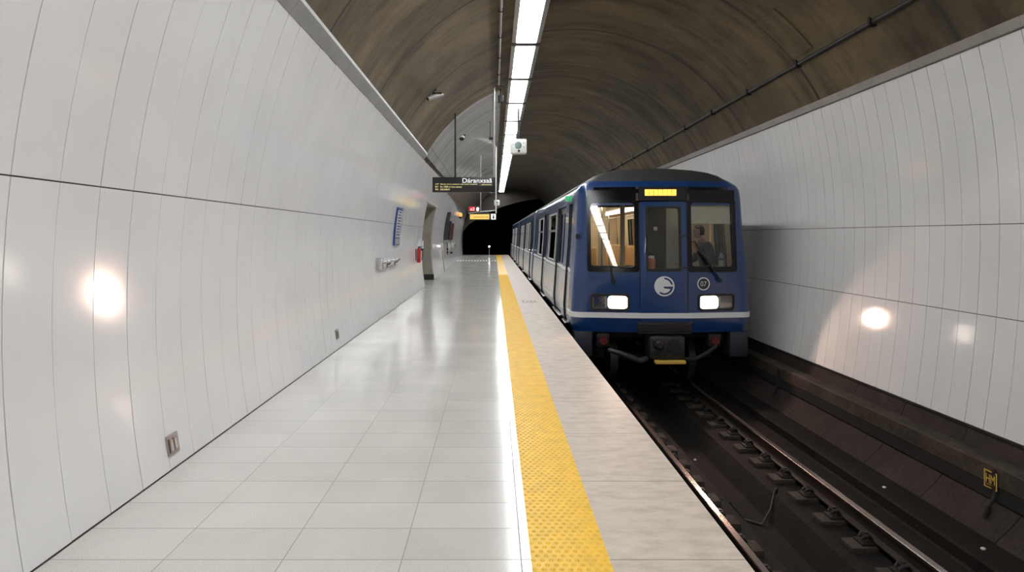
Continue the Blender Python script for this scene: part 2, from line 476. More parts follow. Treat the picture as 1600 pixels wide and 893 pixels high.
# brushed cladding of the vault beyond the near section
mb = MB()
b0 = math.atan2(circ(-1.80)-CZ, -1.80-CX); bs = math.atan2(circ(-1.67)-CZ, -1.67-CX); b1 = math.atan2(circ(.17)-CZ, .17-CX)
RV = CR-.05
vd = dlist(15.0, .155, 15.0, Y1)+[Y1]
def vpt(a, y, r): 
    w = (a-b1)/(b0-b1)
    return (CX+r*math.cos(a)+flare(y)*max(0, w), y, CZ+r*math.sin(a))
for i in range(len(vd)-1):
    for (p, q, n) in ((b0, bs, 2), (bs, b1, 12)):
        t0, t1 = random.uniform(-.0024, .0024), random.uniform(-.0024, .0024)
        e = .006/RV
        aa = [p-e+(q-p+2*e)*k/n for k in range(n+1)]
        mb.grid(lambda a, s: vpt(a, (vd[i]+.0012) if s == 0 else (vd[i+1]-.0012), RV + (t0 if s == 0 else t1)), aa, [0, 1])
# front lip and inner edge of the cladding
mb.grid(lambda a, s: vpt(a, 15.0, RV+s*.05), [b0+(b1-b0)*k/14 for k in range(15)], [0, 1])
mb.grid(lambda y, s: vpt(b1, y, RV+s*.05), [15, 30, Y1], [0, 1])
cl = struct('wall_vault', mb, M['vault'], smooth=30)
mb = MB(); mb.grid(lambda a, y: vpt(a, y, RV+.012), [b0+(b1-b0)*k/14 for k in range(15)], [15.01, 20, 25, 30, 35, 40, 45, Y1])
struct('joint_backing', mb, M['gap'], parent=cl)

# platform
mb = MB()
ys = [Y0, 18, 20] + [22+2*k for k in range(14)] + [Y1-.01]
mb.grid(lambda u, y: ((-2.235+flare(y) if u == 0 else .19), y, 0.0), [0, 1], ys)
mb.grid(lambda u, y: ((-2.235+flare(y) if u == 0 else .19), y, -.12), [0, 1], ys)
struct('floor', mb, M['floor'])
mb = MB()
mb.box(.565, 1.246, Y0, Y1, -.12, 0, bev=0)
mb.box(.19, .565, Y0, Y1, -.12, -.004)
struct('trim_4', mb, M['coping'])
mb = MB(); mb.box(.9, 1.14, Y0, Y1+8, -1.36, -.12); mb.box(-2.9, .9, Y1-.2, Y1, -1.36, -.12)
struct('wall_platform', mb, M['bed'])
mb = MB()
for d in dlist(0, 2, Y0, 18): mb.box(leftx(.01)-.02, leftx(.01)+.006, d, min(d+2, OP0), -.001, .006)
struct('baseboard_left', mb, M['darksteel'])

# yellow tactile strip with truncated domes
mb = MB()
TX0, TX1 = .184, .572
mb.box(TX0, TX1, Y0, Y1, -.003, .004)
nc = 9; px_ = (TX1-TX0)/nc
def dome(x, y, r, h):
    n = 8
    v = [(x+r*math.cos(2*PI*k/n), y+r*math.sin(2*PI*k/n), .004) for k in range(n)] + \
        [(x+.6*r*math.cos(2*PI*k/n), y+.6*r*math.sin(2*PI*k/n), .004+h) for k in range(n)]
    f = [(k, (k+1) % n, n+(k+1) % n, n+k) for k in range(n)] + [tuple(range(n, 2*n))]
    mb.add(v, f)
y = 2.2; r = 0
while y < 24:
    for k in range(nc):
        xx = TX0+px_*(k+.5) + (px_*.25 if r % 2 else -px_*.25)
        dome(xx, y, .0125, .0055)
    y += .04; r += 1
tp = obj('tactile_paving', mb, M['yellow'], loc=(.378, 5, 0), smooth=50)
tag(tp, 'yellow studded tactile strip running along the platform edge', 'tactile strip')

# dotted line across the far floor
mb = MB(); xx = -2.45
while xx < .1:
    mb.box(xx, xx+.10, 37.4, 38.4, .0005, .003); xx += .19
o = obj('floor_marking', mb, mat('white_road_paint', (.86,.86,.84), .9), loc=(-1.1, 37.9, 0)); tag(o, 'dotted white line across the platform floor near its far end', 'floor marking')
# stencil on the coping
mb = text_mb('EXBA', .70, 1.06, 13.85, 14.4, .0015, axis='floor')
o = obj('stencil_lettering', mb, M['darksteel'], loc=(.9, 14.1, 0), smooth=0); tag(o, 'dark stencilled letters on the concrete platform edge beside the train', 'lettering')

# track bed
mb = MB()
prof = [(1.14, -1.35), (2.0, -1.34), (2.60, -1.35), (2.78, -1.56), (2.84, -1.585), (2.99, -1.585), (3.04, -1.56), (3.20, -1.35),
        (3.9, -1.325), (4.15, -1.32), (4.17, -1.30), (4.17, -1.19), (4.19, -1.17), (4.52, -1.17), (4.56, -1.4)]
mb.prism(prof, Y0, 85, closed=False)
struct('floor_trackbed', mb, M['bed'], smooth=25)
# end of the station: header wall, dark running tunnel, closing wall behind the camera
mb = MB()
ptl = [(-2.95, 1.6), (-2.78, 1.85), (-2.5, 2.3), (-2.17, 2.66), (-1.7, 2.98), (-1.22, 3.27), (-.6, 3.6), (.06, 3.93), (1, 4.25), (2, 4.55), (3.2, 4.8), (3.9, 4.86)]
up, lo_ = [], []
for x, z in ptl:
    top = circ(x)+.02 if x > -1.9 else LTOP+.3
    up.append((x, max(top, z))); lo_.append((x, z))
v = [(x, Y1-.02, z) for x, z in lo_]+[(x, Y1-.02, z) for x, z in up]+[(x, Y1+.5, z) for x, z in lo_]
n = len(ptl)
mb.add(v, [(k, k+1, n+k+1, n+k) for k in range(n-1)] + [(2*n+k, 2*n+k+1, k+1, k) for k in range(n-1)])
mb.box(-3.6, -2.72, Y1-.02, Y1+.3, 0, 4)
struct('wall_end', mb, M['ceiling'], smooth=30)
mb = MB()
mb.prism([(-4, -1.4), (-4, 6.2), (6.4, 6.2), (6.4, -1.4)], Y1+.02, 84, closed=False)
mb.box(-4, 6.4, 84, 84.2, -1.6, 6.3)
mb.box(4.3, 6.4, Y1+.02, 84, -1.5, -1.2)
struct('wall_tunnel', mb, M['tunnel'])
mb = MB(); mb.box(-2.6, 5.6, Y0-.3, Y0, -1.6, 6)
struct('wall_back', mb, M['jamb'])

# ------------------------------------------------------------------ ceiling lights
LX, LZ = .627, 5.40
LP = 2.53
def make_light(y0, label):
    t = thing('ceiling_light', label, 'ceiling light', (LX, y0, LZ), 'row of fluorescent ceiling lights')
    y1 = y0+LP
    mb = MB()
    mb.prism([(LX-.28, LZ+.0), (LX-.20, LZ-.012), (LX-.20, LZ+.02), (LX+.20, LZ+.02), (LX+.20, LZ-.012), (LX+.28, LZ+.0), (LX+.26, LZ+.17), (LX-.26, LZ+.12)], y0+.012, y1-.012)
    obj('housing', mb, M['lampbody'], t, smooth=20)
    mb = MB(); mb.box(LX-.195, LX+.195, y0+.10, y1-.10, LZ-.006, LZ+.018, bev=.004)
    obj('diffuser', mb, M['lamp'], t)
    mb = MB(); mb.box(LX-.285, LX+.285, y1-.085, y1+.085, LZ-.016, LZ+.12, bev=.006)
    obj('joint_band', mb, M['darksteel'], t)
    return t
start = 11.4-LP
k0 = make_light(start, 'long fluorescent ceiling panel cut off by the top edge of the photo')
for k in range(1, 16):
    if start+k*LP+LP > Y1+.1: break
    dup(k0, (0, LP*k, 0), 'fluorescent ceiling panel, %s whole one back from the photo top edge' % ORD[k-1])
for k in range(1, 19):
    if start-k*LP < Y0: break
    dup(k0, (0, -LP*k, 0), 'fluorescent ceiling panel above the near platform, %s one out of frame overhead' % ORD[k-1])

# ------------------------------------------------------------------ pipes and ceiling fittings
mb = MB(); mb.tube([(.115, y, 5.36) for y in (Y0, 0, 8, 14.3)], .022)
pr = obj('ceiling_conduit', mb, M['trimgrey'], loc=(.115, 8, 5.36)); tag(pr, 'thin grey conduit along the vault just left of the light row', 'conduit')
for yy in dlist(9.6, 1.25, 2, 14.2):
    mb = MB(); mb.box(.08, .15, yy-.012, yy+.012, 5.33, 5.41); obj('clamp', mb, M['darksteel'], pr)
mb = MB(); PX, PZ = 4.60, 1.6+2.60
mb.tube([(PX, y, PZ) for y in (Y0, 5, 20, 49.5)], .035)
pr = obj('ceiling_pipe', mb, M['darksteel'], loc=(PX, 8, PZ)); tag(pr, 'dark pipe running along the vault above the right wall', 'pipe')
for yy in dlist(7.0, 1.7, 4, 30):
    mb = MB(); mb.box(PX-.05, PX+.09, yy-.02, yy+.02, PZ-.05, PZ+.09); obj('clamp', mb, M['grime'], pr)
# raised concrete patch beside the pipe
mb = MB(); A = [math.atan2(circ(x)-CZ, x-CX) for x in (3.98, 4.1, 4.25, 4.4, 4.54)]
mb.grid(lambda a, y: (CX+(CR-.03)*math.cos(a), y, CZ+(CR-.03)*math.sin(a)), A, [8.18, 8.72])
for y in (8.18, 8.72): mb.grid(lambda a, s: (CX+(CR-s)*math.cos(a), y, CZ+(CR-s)*math.sin(a)), A, [0, .03])
for a in (A[0], A[-1]): mb.grid(lambda y, s: (CX+(CR-s)*math.cos(a), y, CZ+(CR-s)*math.sin(a)), [8.18, 8.72], [0, .03])
o = obj('concrete_patch', mb, M['ceiling'], loc=(4.25, 8.45, 4.7)); tag(o, 'square raised concrete patch on the vault above the dark pipe', 'ceiling patch')

# floodlight-like camera on the bare vault
def cctv(loc, label, s=1.0):
    x, y, z = loc
    t = thing('security_camera', label, 'security camera', loc, 'security cameras')
    mb = MB(); mb.tube([(x, y, z+.02*s), (x-.03*s, y, z-.10*s)], .022*s); mb.box(x-.06*s, x+.05*s, y-.04*s, y+.04*s, z-.01*s, z+.06*s, bev=.006*s)
    mb.box(x-.02*s, x+.17*s, y-.03*s, y+.03*s, z-.085*s, z-.055*s)
    obj('bracket', mb, M['black'], t)
    mb = MB(); mb.tube([(x-.05*s, y-.07*s, z-.19*s), (x+.04*s, y-.02*s, z-.15*s), (x+.20*s, y+.08*s, z-.085*s)], [.055*s, .06*s, .035*s], 14)
    obj('body', mb, M['trimgrey'], t)
    mb = MB(); mb.tube([(x-.055*s, y-.075*s, z-.193*s), (x-.14*s, y-.14*s, z-.235*s)], [.052*s, .045*s], 14)
    h = obj('lens_hood', mb, M['trimgrey'], t)
    mb = MB(); mb.tube([(x-.135*s, y-.137*s, z-.232*s), (x-.145*s, y-.144*s, z-.238*s)], .034*s, 12)
    obj('lens', mb, M['black'], h)
    return t
cctv((-1.19, 11.5, 4.515), 'pale security camera on the bare concrete vault, above the left wall', .85)
t = thing('security_camera', 'small dome camera on an arm on the silver vault cladding above the departure board', 'security camera', (-.99, 17.6, 4.74), 'security cameras')
x, y, z = -.99, 17.6, 4.62
mb = MB(); mb.tube([(x-.02, y, z+.12), (x-.02, y, z+.06)], .02); mb.box(x-.09, x+.12, y-.06, y+.06, z+.05, z+.085, bev=.008); mb.tube([(x-.08, y, z+.06), (x-.28, y, z-.05), (x-.29, y, z-.12)], .010)
obj('mount', mb, M['black'], t)
mb = MB(); mb.ball((x, y, z), (.085, .085, .09)); obj('dome', mb, M['white'], t)
mb = MB(); mb.ball((x, y-.01, z-.035), (.083, .083, .07)); obj('lower_shell', mb, M['black'], t)
# little black fittings on the vault edge
mb = MB(); mb.box(.10, .24, 14.86, 14.98, 5.06, 5.24, bev=.01); mb.tube([(.17, 14.92, 5.24), (.17, 14.92, 5.45)], .02)
o = obj('loudspeaker', mb, M['black'], loc=(.17, 14.92, 5.2)); tag(o, 'small black loudspeaker at the front edge of the silver cladding', 'loudspeaker')
mb = MB(); mb.box(-.16, .0, 18.2, 18.3, 4.66, 4.74, bev=.01); mb.tube([(-.12, 18.25, 4.7), (-.12, 18.25, 5.24)], .012)
o = obj('loudspeaker', mb, M['black'], loc=(-.08, 18.25, 4.7)); tag(o, 'black loudspeaker hanging low right behind the sign pole', 'loudspeaker')
# cable loop from pole to lamp
pts = []
for k in range(13):
    u = k/12; pts.append((.02+u*.42, 14.45+.1*u, 5.36+.06*math.sin(u*PI)-.02*u-.16*u*u))
pts.append((.44, 14.55, 5.40))
mb = MB(); mb.tube(pts, .010, 8)
o = obj('cable', mb, M['cable'], loc=(.2, 14.5, 5.36)); tag(o, 'thin black cable looping from the sign pole to the light row', 'cable')

# white projector-like boxes hanging beside the light row
def cam_box(X, D, zc, w, h, label, top):
    t = thing('monitor_camera', label, 'platform camera', (X, D, zc), 'boxy cameras hung under the lights')
    mb = MB(); mb.box(X-w/2, X+w/2, D-.12*w, D+.5*w, zc-h/2, zc+h/2, bev=.09*w)
    b = obj('case', mb, M['white'], t)
    yf = D-.12*w
    mb = MB(); mb.tube([(X-.02*w, yf+.01, zc+.06*h), (X-.02*w, yf-.035, zc+.06*h)], [.22*w, .19*w], 24); obj('large_lens', mb, M['lens'], b)
    mb = MB(); mb.tube([(X+.02*w, yf+.01, zc-.34*h), (X+.02*w, yf-.02, zc-.34*h)], .075*w, 16); obj('small_lens', mb, M['black'], b)
    for (a, c) in ((.3, .2), (.32, -.08), (-.32, .1)):
        mb = MB(); mb.tube([(X+a*w, yf+.01, zc+c*h), (X+a*w, yf-.012, zc+c*h)], .03*w, 10); obj('indicator', mb, M['darksteel'], b)
    mb = MB(); mb.box(X-.09*w, X+.10*w, D, D+.18*w, zc+h/2-.02, zc+h/2+.6*h, bev=.01); mb.tube([(X, D+.1*w, zc+h/2+.5*h), (X, D+.1*w, top)], .03)
    obj('bracket', mb, M['black'], t)
    return t
cam_box(.72, 17.0, 4.255, .49, .43, 'white boxy camera with round grey lens under the light row, nearest one', 5.45)
cam_box(.20, 40.0, 3.93, .38, .38, 'tiny white boxy camera far off at the end of the light row', 5.4)

# ------------------------------------------------------------------ signs
t = thing('sign_hanger', 'slim grey pole and black rod holding the departure board from the vault', 'sign hanger', (0, 14.55, 5.3))
mb = MB(); mb.tube([(0, 14.56, 5.38), (0, 14.56, 2.72)], .028); obj('pole', mb, M['trimgrey'], t)
mb = MB(); mb.tube([(-.98, 14.56, 4.72), (-.98, 14.56, 3.0)], .022); obj('rod', mb, M['black'], t)
t = thing('departure_sign', 'black hanging departure board with large white name and yellow lines', 'departure board', (-.76, 14.5, 2.7))
mb = MB(); mb.box(-1.547, .032, 14.44, 14.53, 2.705, 3.085, bev=.008); b = obj('case', mb, M['signblack'], t)
def letters(parent, name, s, p0, p1, q0, q1, D, m, yo):
    sc = D/F
    mb = text_mb(s, (p0-772)*sc, (p1-772)*sc, EYE+(369-q1)*sc, EYE+(369-q0)*sc, yo)
    return obj(name, mb, m, parent, smooth=0)
letters(t, 'station_name', 'Dáranxsaã', 722.7, 768.8, 278.3, 285.4, 14.44, M['txtwhite'], 14.437)
for s, p0, p1, q0, q1 in (('+77', 680, 685.5, 286.4, 288.8), ('Sixna umn aaoom zia.ourt uryexa', 688, 746, 286.4, 289), ('.. adonaota', 749, 768.6, 286.8, 289.2),
                          ('81', 680, 684.5, 290.4, 292.8), ('0u 1000 m hou aonua', 688, 721.5, 290.4, 292.9),
                          ('90', 680, 684.8, 294.6, 297), ('oun.xoa.m', 688, 702.5, 294.6, 297)):
    letters(t, 'timetable_line', s, p0, p1, q0, q1, 14.44, M['txtyellow'], 14.437)
D2 = 24.0; sc = D2/F
def PX2(p): return (p-772)*sc
def PZ2(q): return EYE+(369-q)*sc
t = thing('sign_hanger', 'white frame of two rods and a bar holding the small far signs', 'sign hanger', (0, D2+.05, 5.3))
mb = MB(); mb.tube([(PX2(775), D2+.06, 5.36), (PX2(775), D2+.06, PZ2(343))], .028); obj('pole', mb, M['white'], t)
mb = MB(); mb.tube([(PX2(751), D2+.06, 4.98), (PX2(751), D2+.06, PZ2(330.5))], .02); obj('rod', mb, M['trimgrey'], t)
mb = MB(); mb.tube([(PX2(732), D2+.06, PZ2(333.2)), (PX2(742), D2+.06, PZ2(331.5)), (PX2(752), D2+.06, PZ2(330.3)), (PX2(775), D2+.06, PZ2(328.5))], .022); obj('bar', mb, M['white'], t)
t = thing('exit_sign', 'black hanging sign with a yellow lit panel and white pictogram', 'sign', (PX2(755), D2, PZ2(344)))
mb = MB(); mb.box(PX2(733.2), PX2(776), D2-.03, D2+.03, PZ2(343.6), PZ2(333.2), bev=.005); obj('case', mb, M['signblack'], t)
mb = MB(); mb.box(PX2(734.3), PX2(764.5), D2-.036, D2-.028, PZ2(342.3), PZ2(334.6)); p = obj('yellow_panel', mb, M['signyellow'], t)
mb = text_mb('Umutosstras', PX2(740), PX2(763), PZ2(339.8), PZ2(337.2), D2-.038); obj('lettering', mb, M['signblack'], p, smooth=0)
mb = MB(); mb.box(PX2(767.3), PX2(774.6), D2-.036, D2-.028, PZ2(342.6), PZ2(334.2), bev=.003); p = obj('white_panel', mb, M['txtwhite'], t)
mb = MB(); mb.ball((PX2(771), D2-.038, PZ2(336.2)), (.03, .004, .03)); mb.box(PX2(769.5), PX2(772.5), D2-.04, D2-.035, PZ2(341.4), PZ2(337.5)); obj('pictogram', mb, M['blue_sign'], p)
t = thing('line_sign', 'small red hanging sign with white numerals above the yellow sign', 'sign', (PX2(741), D2+.06, PZ2(330)))
mb = MB(); mb.box(PX2(732.2), PX2(750), D2-.0, D2+.05, PZ2(330.2), PZ2(322), bev=.005); obj('case', mb, M['signblack'], t)
mb = MB(); mb.box(PX2(732.8), PX2(742.3), D2-.007, D2+.002, PZ2(329.6), PZ2(322.8)); p = obj('red_panel', mb, M['signred'], t)
mb = text_mb('a2', PX2(735), PX2(741.5), PZ2(328.6), PZ2(324), D2-.009); obj('numerals', mb, M['txtwhite'], p, smooth=0)
mb = MB(); mb.tube([(PX2(746.4), D2+.002, PZ2(325.8)), (PX2(746.4), D2-.008, PZ2(325.8))], .062, 20); mb.box(PX2(744.4), PX2(748.2), D2-.006, D2, PZ2(329.4), PZ2(326)); obj('round_badge', mb, M['txtwhite'], t)

# ------------------------------------------------------------------ left wall fittings
def LW(y, z, off=0.0): return (leftx(z)+flare(y)+off, y, z)
# route map board
t = thing('route_map', 'blue-framed route map board on the left white wall', 'route map', LW(13.5, 1.8))
zs = [1.39+.87*k/6 for k in range(7)]
def slab(mb, y0, y1, zs, a, b):
    v = []
    for z in zs:
        for o_ in (a, b):
            v += [LW(y0, z, o_), LW(y1, z, o_)]
    f = []
    for k in range(len(zs)-1):
        i = 4*k; j = i+4
        f += [(i, i+1, j+1, j), (i+2, j+2, j+3, i+3), (i, j, j+2, i+2), (i+1, i+3, j+3, j+1)]
    f += [(0, 2, 3, 1), (len(v)-4, len(v)-3, len(v)-1, len(v)-2)]
    return mb.add(v, f)
mb = MB(); slab(mb, 13.1, 13.8, zs, .0, .04); fr = obj('frame', mb, M['blue_sign'], t)
mb = MB(); slab(mb, 13.16, 13.74, [1.58, 1.75, 1.9, 2.05, 2.2], .04, .043); obj('map_sheet', mb, M['white'], fr)
mb = MB()
for k in range(9):
    z = 1.62+.065*k; slab(mb, 13.22+.03*(k % 3), 13.70-.05*((k*2) % 3), [z, z+.035], .043, .045)
obj('map_lines', mb, M['blue_sign'], fr)
mb = MB(); slab(mb, 13.16, 13.74, [1.42, 1.48, 1.55], .04, .043); obj('notice_strip', mb, M['trimgrey'], fr)
# handrails
def handrail(y0, y1, z, label):
    t = thing('handrail', label, 'handrail', LW((y0+y1)/2, z), 'steel handrails on the left wall')
    mb = MB(); mb.tube([LW(y0, z+.01, .09)] + [LW(y0+(y1-y0)*k/6, z+.01, .10) for k in range(1, 6)] + [LW(y1, z+.01, .09)], .028, 12); obj('grip', mb, M['steel'], t)
    for k in range(3):
        y = y0+.15+(y1-y0-.3)*k/2
        mb = MB(); mb.tube([LW(y, z-.06, .0), LW(y, z-.05, .06), LW(y, z, .10)], .014); mb.box(LW(y, z)[0]-.01, LW(y, z)[0]+.012, y-.035, y+.035, z-.13, z+.03); obj('bracket', mb, M['darksteel'], t)
    mb = MB(); mb.box(LW(y0, z)[0], LW(y0, z)[0]+.14, y0-.06, y0-.02, z-.12, z+.12, bev=.01); obj('end_plate', mb, M['steel'], t)
handrail(11.3, 13.5, 1.06, 'stainless handrail on the left wall below the route map')
handrail(33.6, 36.5, 1.06, 'far short handrail on the left wall near the tunnel mouth')
# extinguisher
y, z = 16.95, .83
X = LW(y, z)[0]+.09
t = thing('fire_extinguisher', 'red fire extinguisher hung on the left wall before the passage', 'fire extinguisher', (X, y, z))
mb = MB(); mb.tube([(X, y, z), (X, y, z+.03), (X, y, z+.36), (X, y, z+.41), (X, y, z+.43)], [.05, .056, .056, .04, .025], 18); obj('cylinder', mb, M['red'], t)
mb = MB(); mb.tube([(X, y, z+.42), (X, y, z+.46)], .025); mb.box(X-.02, X+.1, y-.015, y+.015, z+.45, z+.475); obj('valve', mb, M['darksteel'], t)
mb = MB(); mb.tube([(X+.03, y, z+.44), (X+.11, y+.02, z+.38), (X+.11, y+.02, z+.2), (X+.08, y+.02, z+.08)], .012); obj('hose', mb, M['black'], t)
mb = MB(); mb.box(X-.10, X-.075, y-.04, y+.04, z+.05, z+.4); obj('wall_bracket', mb, M['darksteel'], t)
# call point
y, z = 18.2, 1.34; X = LW(y, z)[0]
t = thing('call_point', 'small white call box at the edge of the passage', 'call box', (X, y, z))
mb = MB(); mb.box(X-.01, X+.07, y-.07, y+.07, z-.12, z+.12, bev=.01); obj('case', mb, M['white'], t)
mb = MB(); mb.box(X+.0, X+.08, y-.06, y+.06, z-.19, z-.13, bev=.006); obj('speaker_grille', mb, M['darksteel'], t)
# sockets
def socket(y, z, label):
    X = LW(y, z)[0]
    t = thing('wall_socket', label, 'wall socket', (X, y, z), 'steel sockets low on the left wall')
    mb = MB(); slab(mb, y-.066, y+.066, [z-.066, z, z+.066], -.002, .012); pl = obj('face_plate', mb, M['trimbrown'], t)
    for (a, b) in ((-.035, -.004), (.012, .042)):
        mb = MB(); slab(mb, y+a, y+b, [z-.04, z, z+.035], .012, .016); obj('socket_cover', mb, M['steel'], pl)
    mb = MB(); slab(mb, y-.058, y-.043, [z-.05, z, z+.045], .012, .014); slab(mb, y-.003, y+.006, [z-.045, z+.045], .012, .014); obj('slot', mb, M['darksteel'], pl)
socket(3.99, .165, 'steel wall socket low on the left wall, nearest to the camera')
socket(8.2, .21, 'small steel wall socket low on the left wall, further along')
# poster frames and equipment beyond the passage
for y, z0, z1, w, m, lb in ((27.0, 1.42, 2.72, .5, M['signblack'], 'tall black framed panel on the far left wall just past the passage'),
                            (28.9, 1.42, 2.35, .6, M['grime'], 'grey-brown framed poster between two panels on the far left wall'),
                            (31.5, 1.40, 2.3, .7, M['darkred'], 'maroon framed poster, last panel on the far left wall')):
    t = thing('wall_poster', lb, 'wall panel', LW(y, z0), 'framed panels on the far left wall')
    zs = [z0+(z1-z0)*k/4 for k in range(5)]
    mb = MB(); slab(mb, y-w/2, y+w/2, zs, 0, .16); fr = obj('frame', mb, m, t)
    mb = MB(); slab(mb, y-w/2+.05, y+w/2-.05, [z0+.06, (z0+z1)/2, z1-.06], .16, .165); obj('sheet', mb, M['darksteel'] if m is not M['darkred'] else M['dullred'], fr)
t = thing('valve_cabinet', 'brownish valve and meter assembly under the black panel on the far wall', 'wall equipment', LW(27.2, .8))
mb = MB(); slab(mb, 27.0, 27.4, [.7, .95, 1.25], 0, .12); obj('cabinet', mb, M['jamb'], t)
mb = MB(); q = LW(27.2, 1.0, .16); mb.ball(q, (.05, .05, .05)); q2 = LW(27.2, .85, .16); mb.ball(q2, (.045, .045, .045)); mb.tube([LW(27.2, .72, .15), LW(27.2, 1.3, .15)], .018); obj('valve', mb, M['grime'], t)
mb = MB(); mb.tube([LW(25.8, .02, .05), LW(25.8, .6, .05), LW(25.8, 1.0, .05)], .03)
o = obj('stand_pipe', mb, M['trimgrey'], loc=LW(25.8, 0)); tag(o, 'grey vertical pipe against the far left wall past the passage', 'pipe')
t = thing('wall_lamp', 'round amber lamp high on the far left wall by the tunnel mouth', 'wall lamp', LW(36.5, 2.95))
q = LW(36.5, 2.95, .12); mb = MB(); mb.ball(q, (.13, .10, .16)); obj('globe', mb, M['amber'], t)
mb = MB(); mb.ball((q[0], q[1]+.03, q[2]-.13), (.12, .11, .10)); mb.tube([LW(36.5, 2.95, -.01), LW(36.5, 2.95, .05)], .05); obj('holder', mb, M['black'], t)
t = thing('hose_pipe', 'thin dark pipe with a black foot box under the maroon poster', 'pipe', LW(31.5, .6))
mb = MB(); mb.tube([LW(31.7, .75, .04), LW(31.7, 1.4, .04)], .02); obj('pipe', mb, M['trimgrey'], t)
mb = MB(); slab(mb, 31.5, 31.95, [.66, .76], 0, .14); obj('foot_box', mb, M['signblack'], t)
t = thing('marker_post', 'slim white post with a small lamp at the far platform end', 'lamp post', (-.41, 49.0, 0))
mb = MB(); mb.tube([(-.41, 49, 0), (-.41, 49, .68)], .014); mb.tube([(-.41, 49, 0), (-.41, 49, .02)], .08); obj('post', mb, M['white'], t)
mb = MB(); mb.ball((-.41, 49, .74), .07); obj('lamp', mb, M['whitelamp'], t)

# ------------------------------------------------------------------ rails and track fittings
RT = -1.10
def rail_obj(xc, label):
    t = thing('rail', label, 'rail', (xc, 6, RT-.17), 'running rails')
    pr = [(-.07, -.17), (.07, -.17), (.07, -.158), (.012, -.14), (.01, -.045), (.034, -.035), (.034, -.012)]
    body = [(xc+a, RT+b) for a, b in pr] + [(xc-a, RT+b) for a, b in pr[::-1] if not (abs(a) == .07 and b == -.17)]
    mb = MB(); mb.prism(body, Y0, 80); obj('web', mb, M['railrust'], t, smooth=20)
    mb = MB(); mb.prism([(xc-.0345, RT-.014), (xc+.0345, RT-.014), (xc+.0345, RT-.006), (xc+.028, RT), (xc-.028, RT), (xc-.0345, RT-.006)], Y0, 80)
    obj('head', mb, M['railhead'], t, smooth=20); return t
XL, XR = 2.19, 3.63
rail_obj(XL, 'running rail close under the platform edge')
rail_obj(XR, 'running rail on the wall side of the track')
def fastener(x, y, side, label, grp):
    t = thing('rail_fastener', label, 'rail fastener', (x, y, -1.35), grp)
    s = side
    mb = MB(); xs = sorted((x-s*.13, x+s*.30)); mb.box(xs[0], xs[1], y-.10, y+.10, -1.36, -1.294, bev=.010); obj('pad', mb, M['trough'], t)
    mb = MB(); xs = sorted((x-s*.10, x+s*.19)); mb.box(xs[0], xs[1], y-.07, y+.07, -1.294, -1.272, bev=.004); obj('base_plate', mb, M['grime'], t)
    mb = MB()
    for q in (-.04, .04): mb.tube([(x+s*.075, y+q, -1.25), (x+s*.10, y+q, -1.21), (x+s*.14, y+q*.8, -1.22), (x+s*.165, y+q*.6, -1.25)], .014, 8)
    obj('clip', mb, M['grime'], t)
    mb = MB(); mb.tube([(x+s*.12, y, -1.256), (x+s*.12, y, -1.19)], .020, 6); mb.tube([(x+s*.12, y, -1.225), (x+s*.12, y, -1.205)], .034, 6); obj('bolt', mb, M['darksteel'], t)
    return t
G1, G2 = 'fasteners along the wall-side rail', 'fasteners along the platform-side rail'
fa = fastener(XR, 3.95, -1, 'iron rail fastener on the wall-side rail, first up from the bottom edge', G1)
for k in range(1, 16): dup(fa, (0, .5*k, 0), 'iron rail fastener on the wall-side rail, %s up from the bottom edge' % ORD[k])
fb = fastener(XL, 4.4, 1, 'iron rail fastener on the platform-side rail, first up from the bottom edge', G2)
for k in range(1, 15): dup(fb, (0, .5*k, 0), 'iron rail fastener on the platform-side rail, %s up from the bottom edge' % ORD[k])
# cable across the drain
pts = [(2.52, 6.44, -1.335), (2.66, 6.5, -1.40), (2.8, 6.45, -1.565), (2.95, 6.35, -1.575), (3.1, 6.45, -1.45), (3.22, 6.62, -1.335), (3.29, 6.70, -1.33)]
mb = MB(); mb.tube(pts, .012, 8); o = obj('track_cable', mb, M['cable'], loc=(2.9, 6.4, -1.57)); tag(o, 'black cable crossing the drain channel between the rails', 'cable')
for (x, y, z, lb) in ((2.86, 8.2, -1.582, 'white paper scrap in the drain channel near the train'), (3.75, 5.9, -1.322, 'pale scrap beside the wall-side rail'),
                      (4.3, 6.35, -1.168, 'pale paper scrap on the ledge right of the rail'), (4.33, 5.1, -1.168, 'small white scrap on the ledge near the yellow plaque')):
    mb = MB(); mb.grid(lambda u, w: (x+u*.03, y+w*.03, z+.006+.008*math.sin(u*3+w*2)), [-.5, -.1, .3, .5], [-.5, 0, .5])
    o = obj('paper_scrap', mb, M['paper'], loc=(x, y, z), solid=.002); tag(o, lb, 'litter')

# cable trough along the right wall with its iron legs
t = thing('cable_trough', 'long sooty concrete cable trough on iron legs along the right wall', 'cable trough', (4.84, 6, -.7))
mb = MB(); mb.prism([(4.735, -.585), (4.745, -.57), (4.93, -.565), (4.93, -.755), (4.735, -.755)], Y0, 49.5)
obj('trough', mb, M['trough'], t, smooth=20)
mb = MB(); mb.prism([(4.742, -.765), (4.79, -.765), (4.775, -.90), (4.742, -.90)], Y0, 49.5); obj('lower_strip', mb, M['tunnel'], t, smooth=20)  # black strip below the trough's front edge
for d in (1.3, 5.45, 9.6, 13.8, 18.0, 22.2):
    mb = MB(); mb.box(4.725, 4.79, d-.02, d+.02, -.80, -.60); mb.tube([(4.75, d, -.78), (4.735, d, -.87), (4.68, d, -.95)], .018, 8); mb.tube([(4.68, d, -.95), (4.63, d, -1.05)], .026, 8)
    obj('leg', mb, M['grime'], t)
t = thing('marker_plaque', 'yellow-outlined plaque lettered HM on the cable trough', 'plaque', (4.73, 5.5, -.75))
def PQ(u, w, off): return (4.728-off, 5.556-u*.155, -.80+w)
mb = MB()
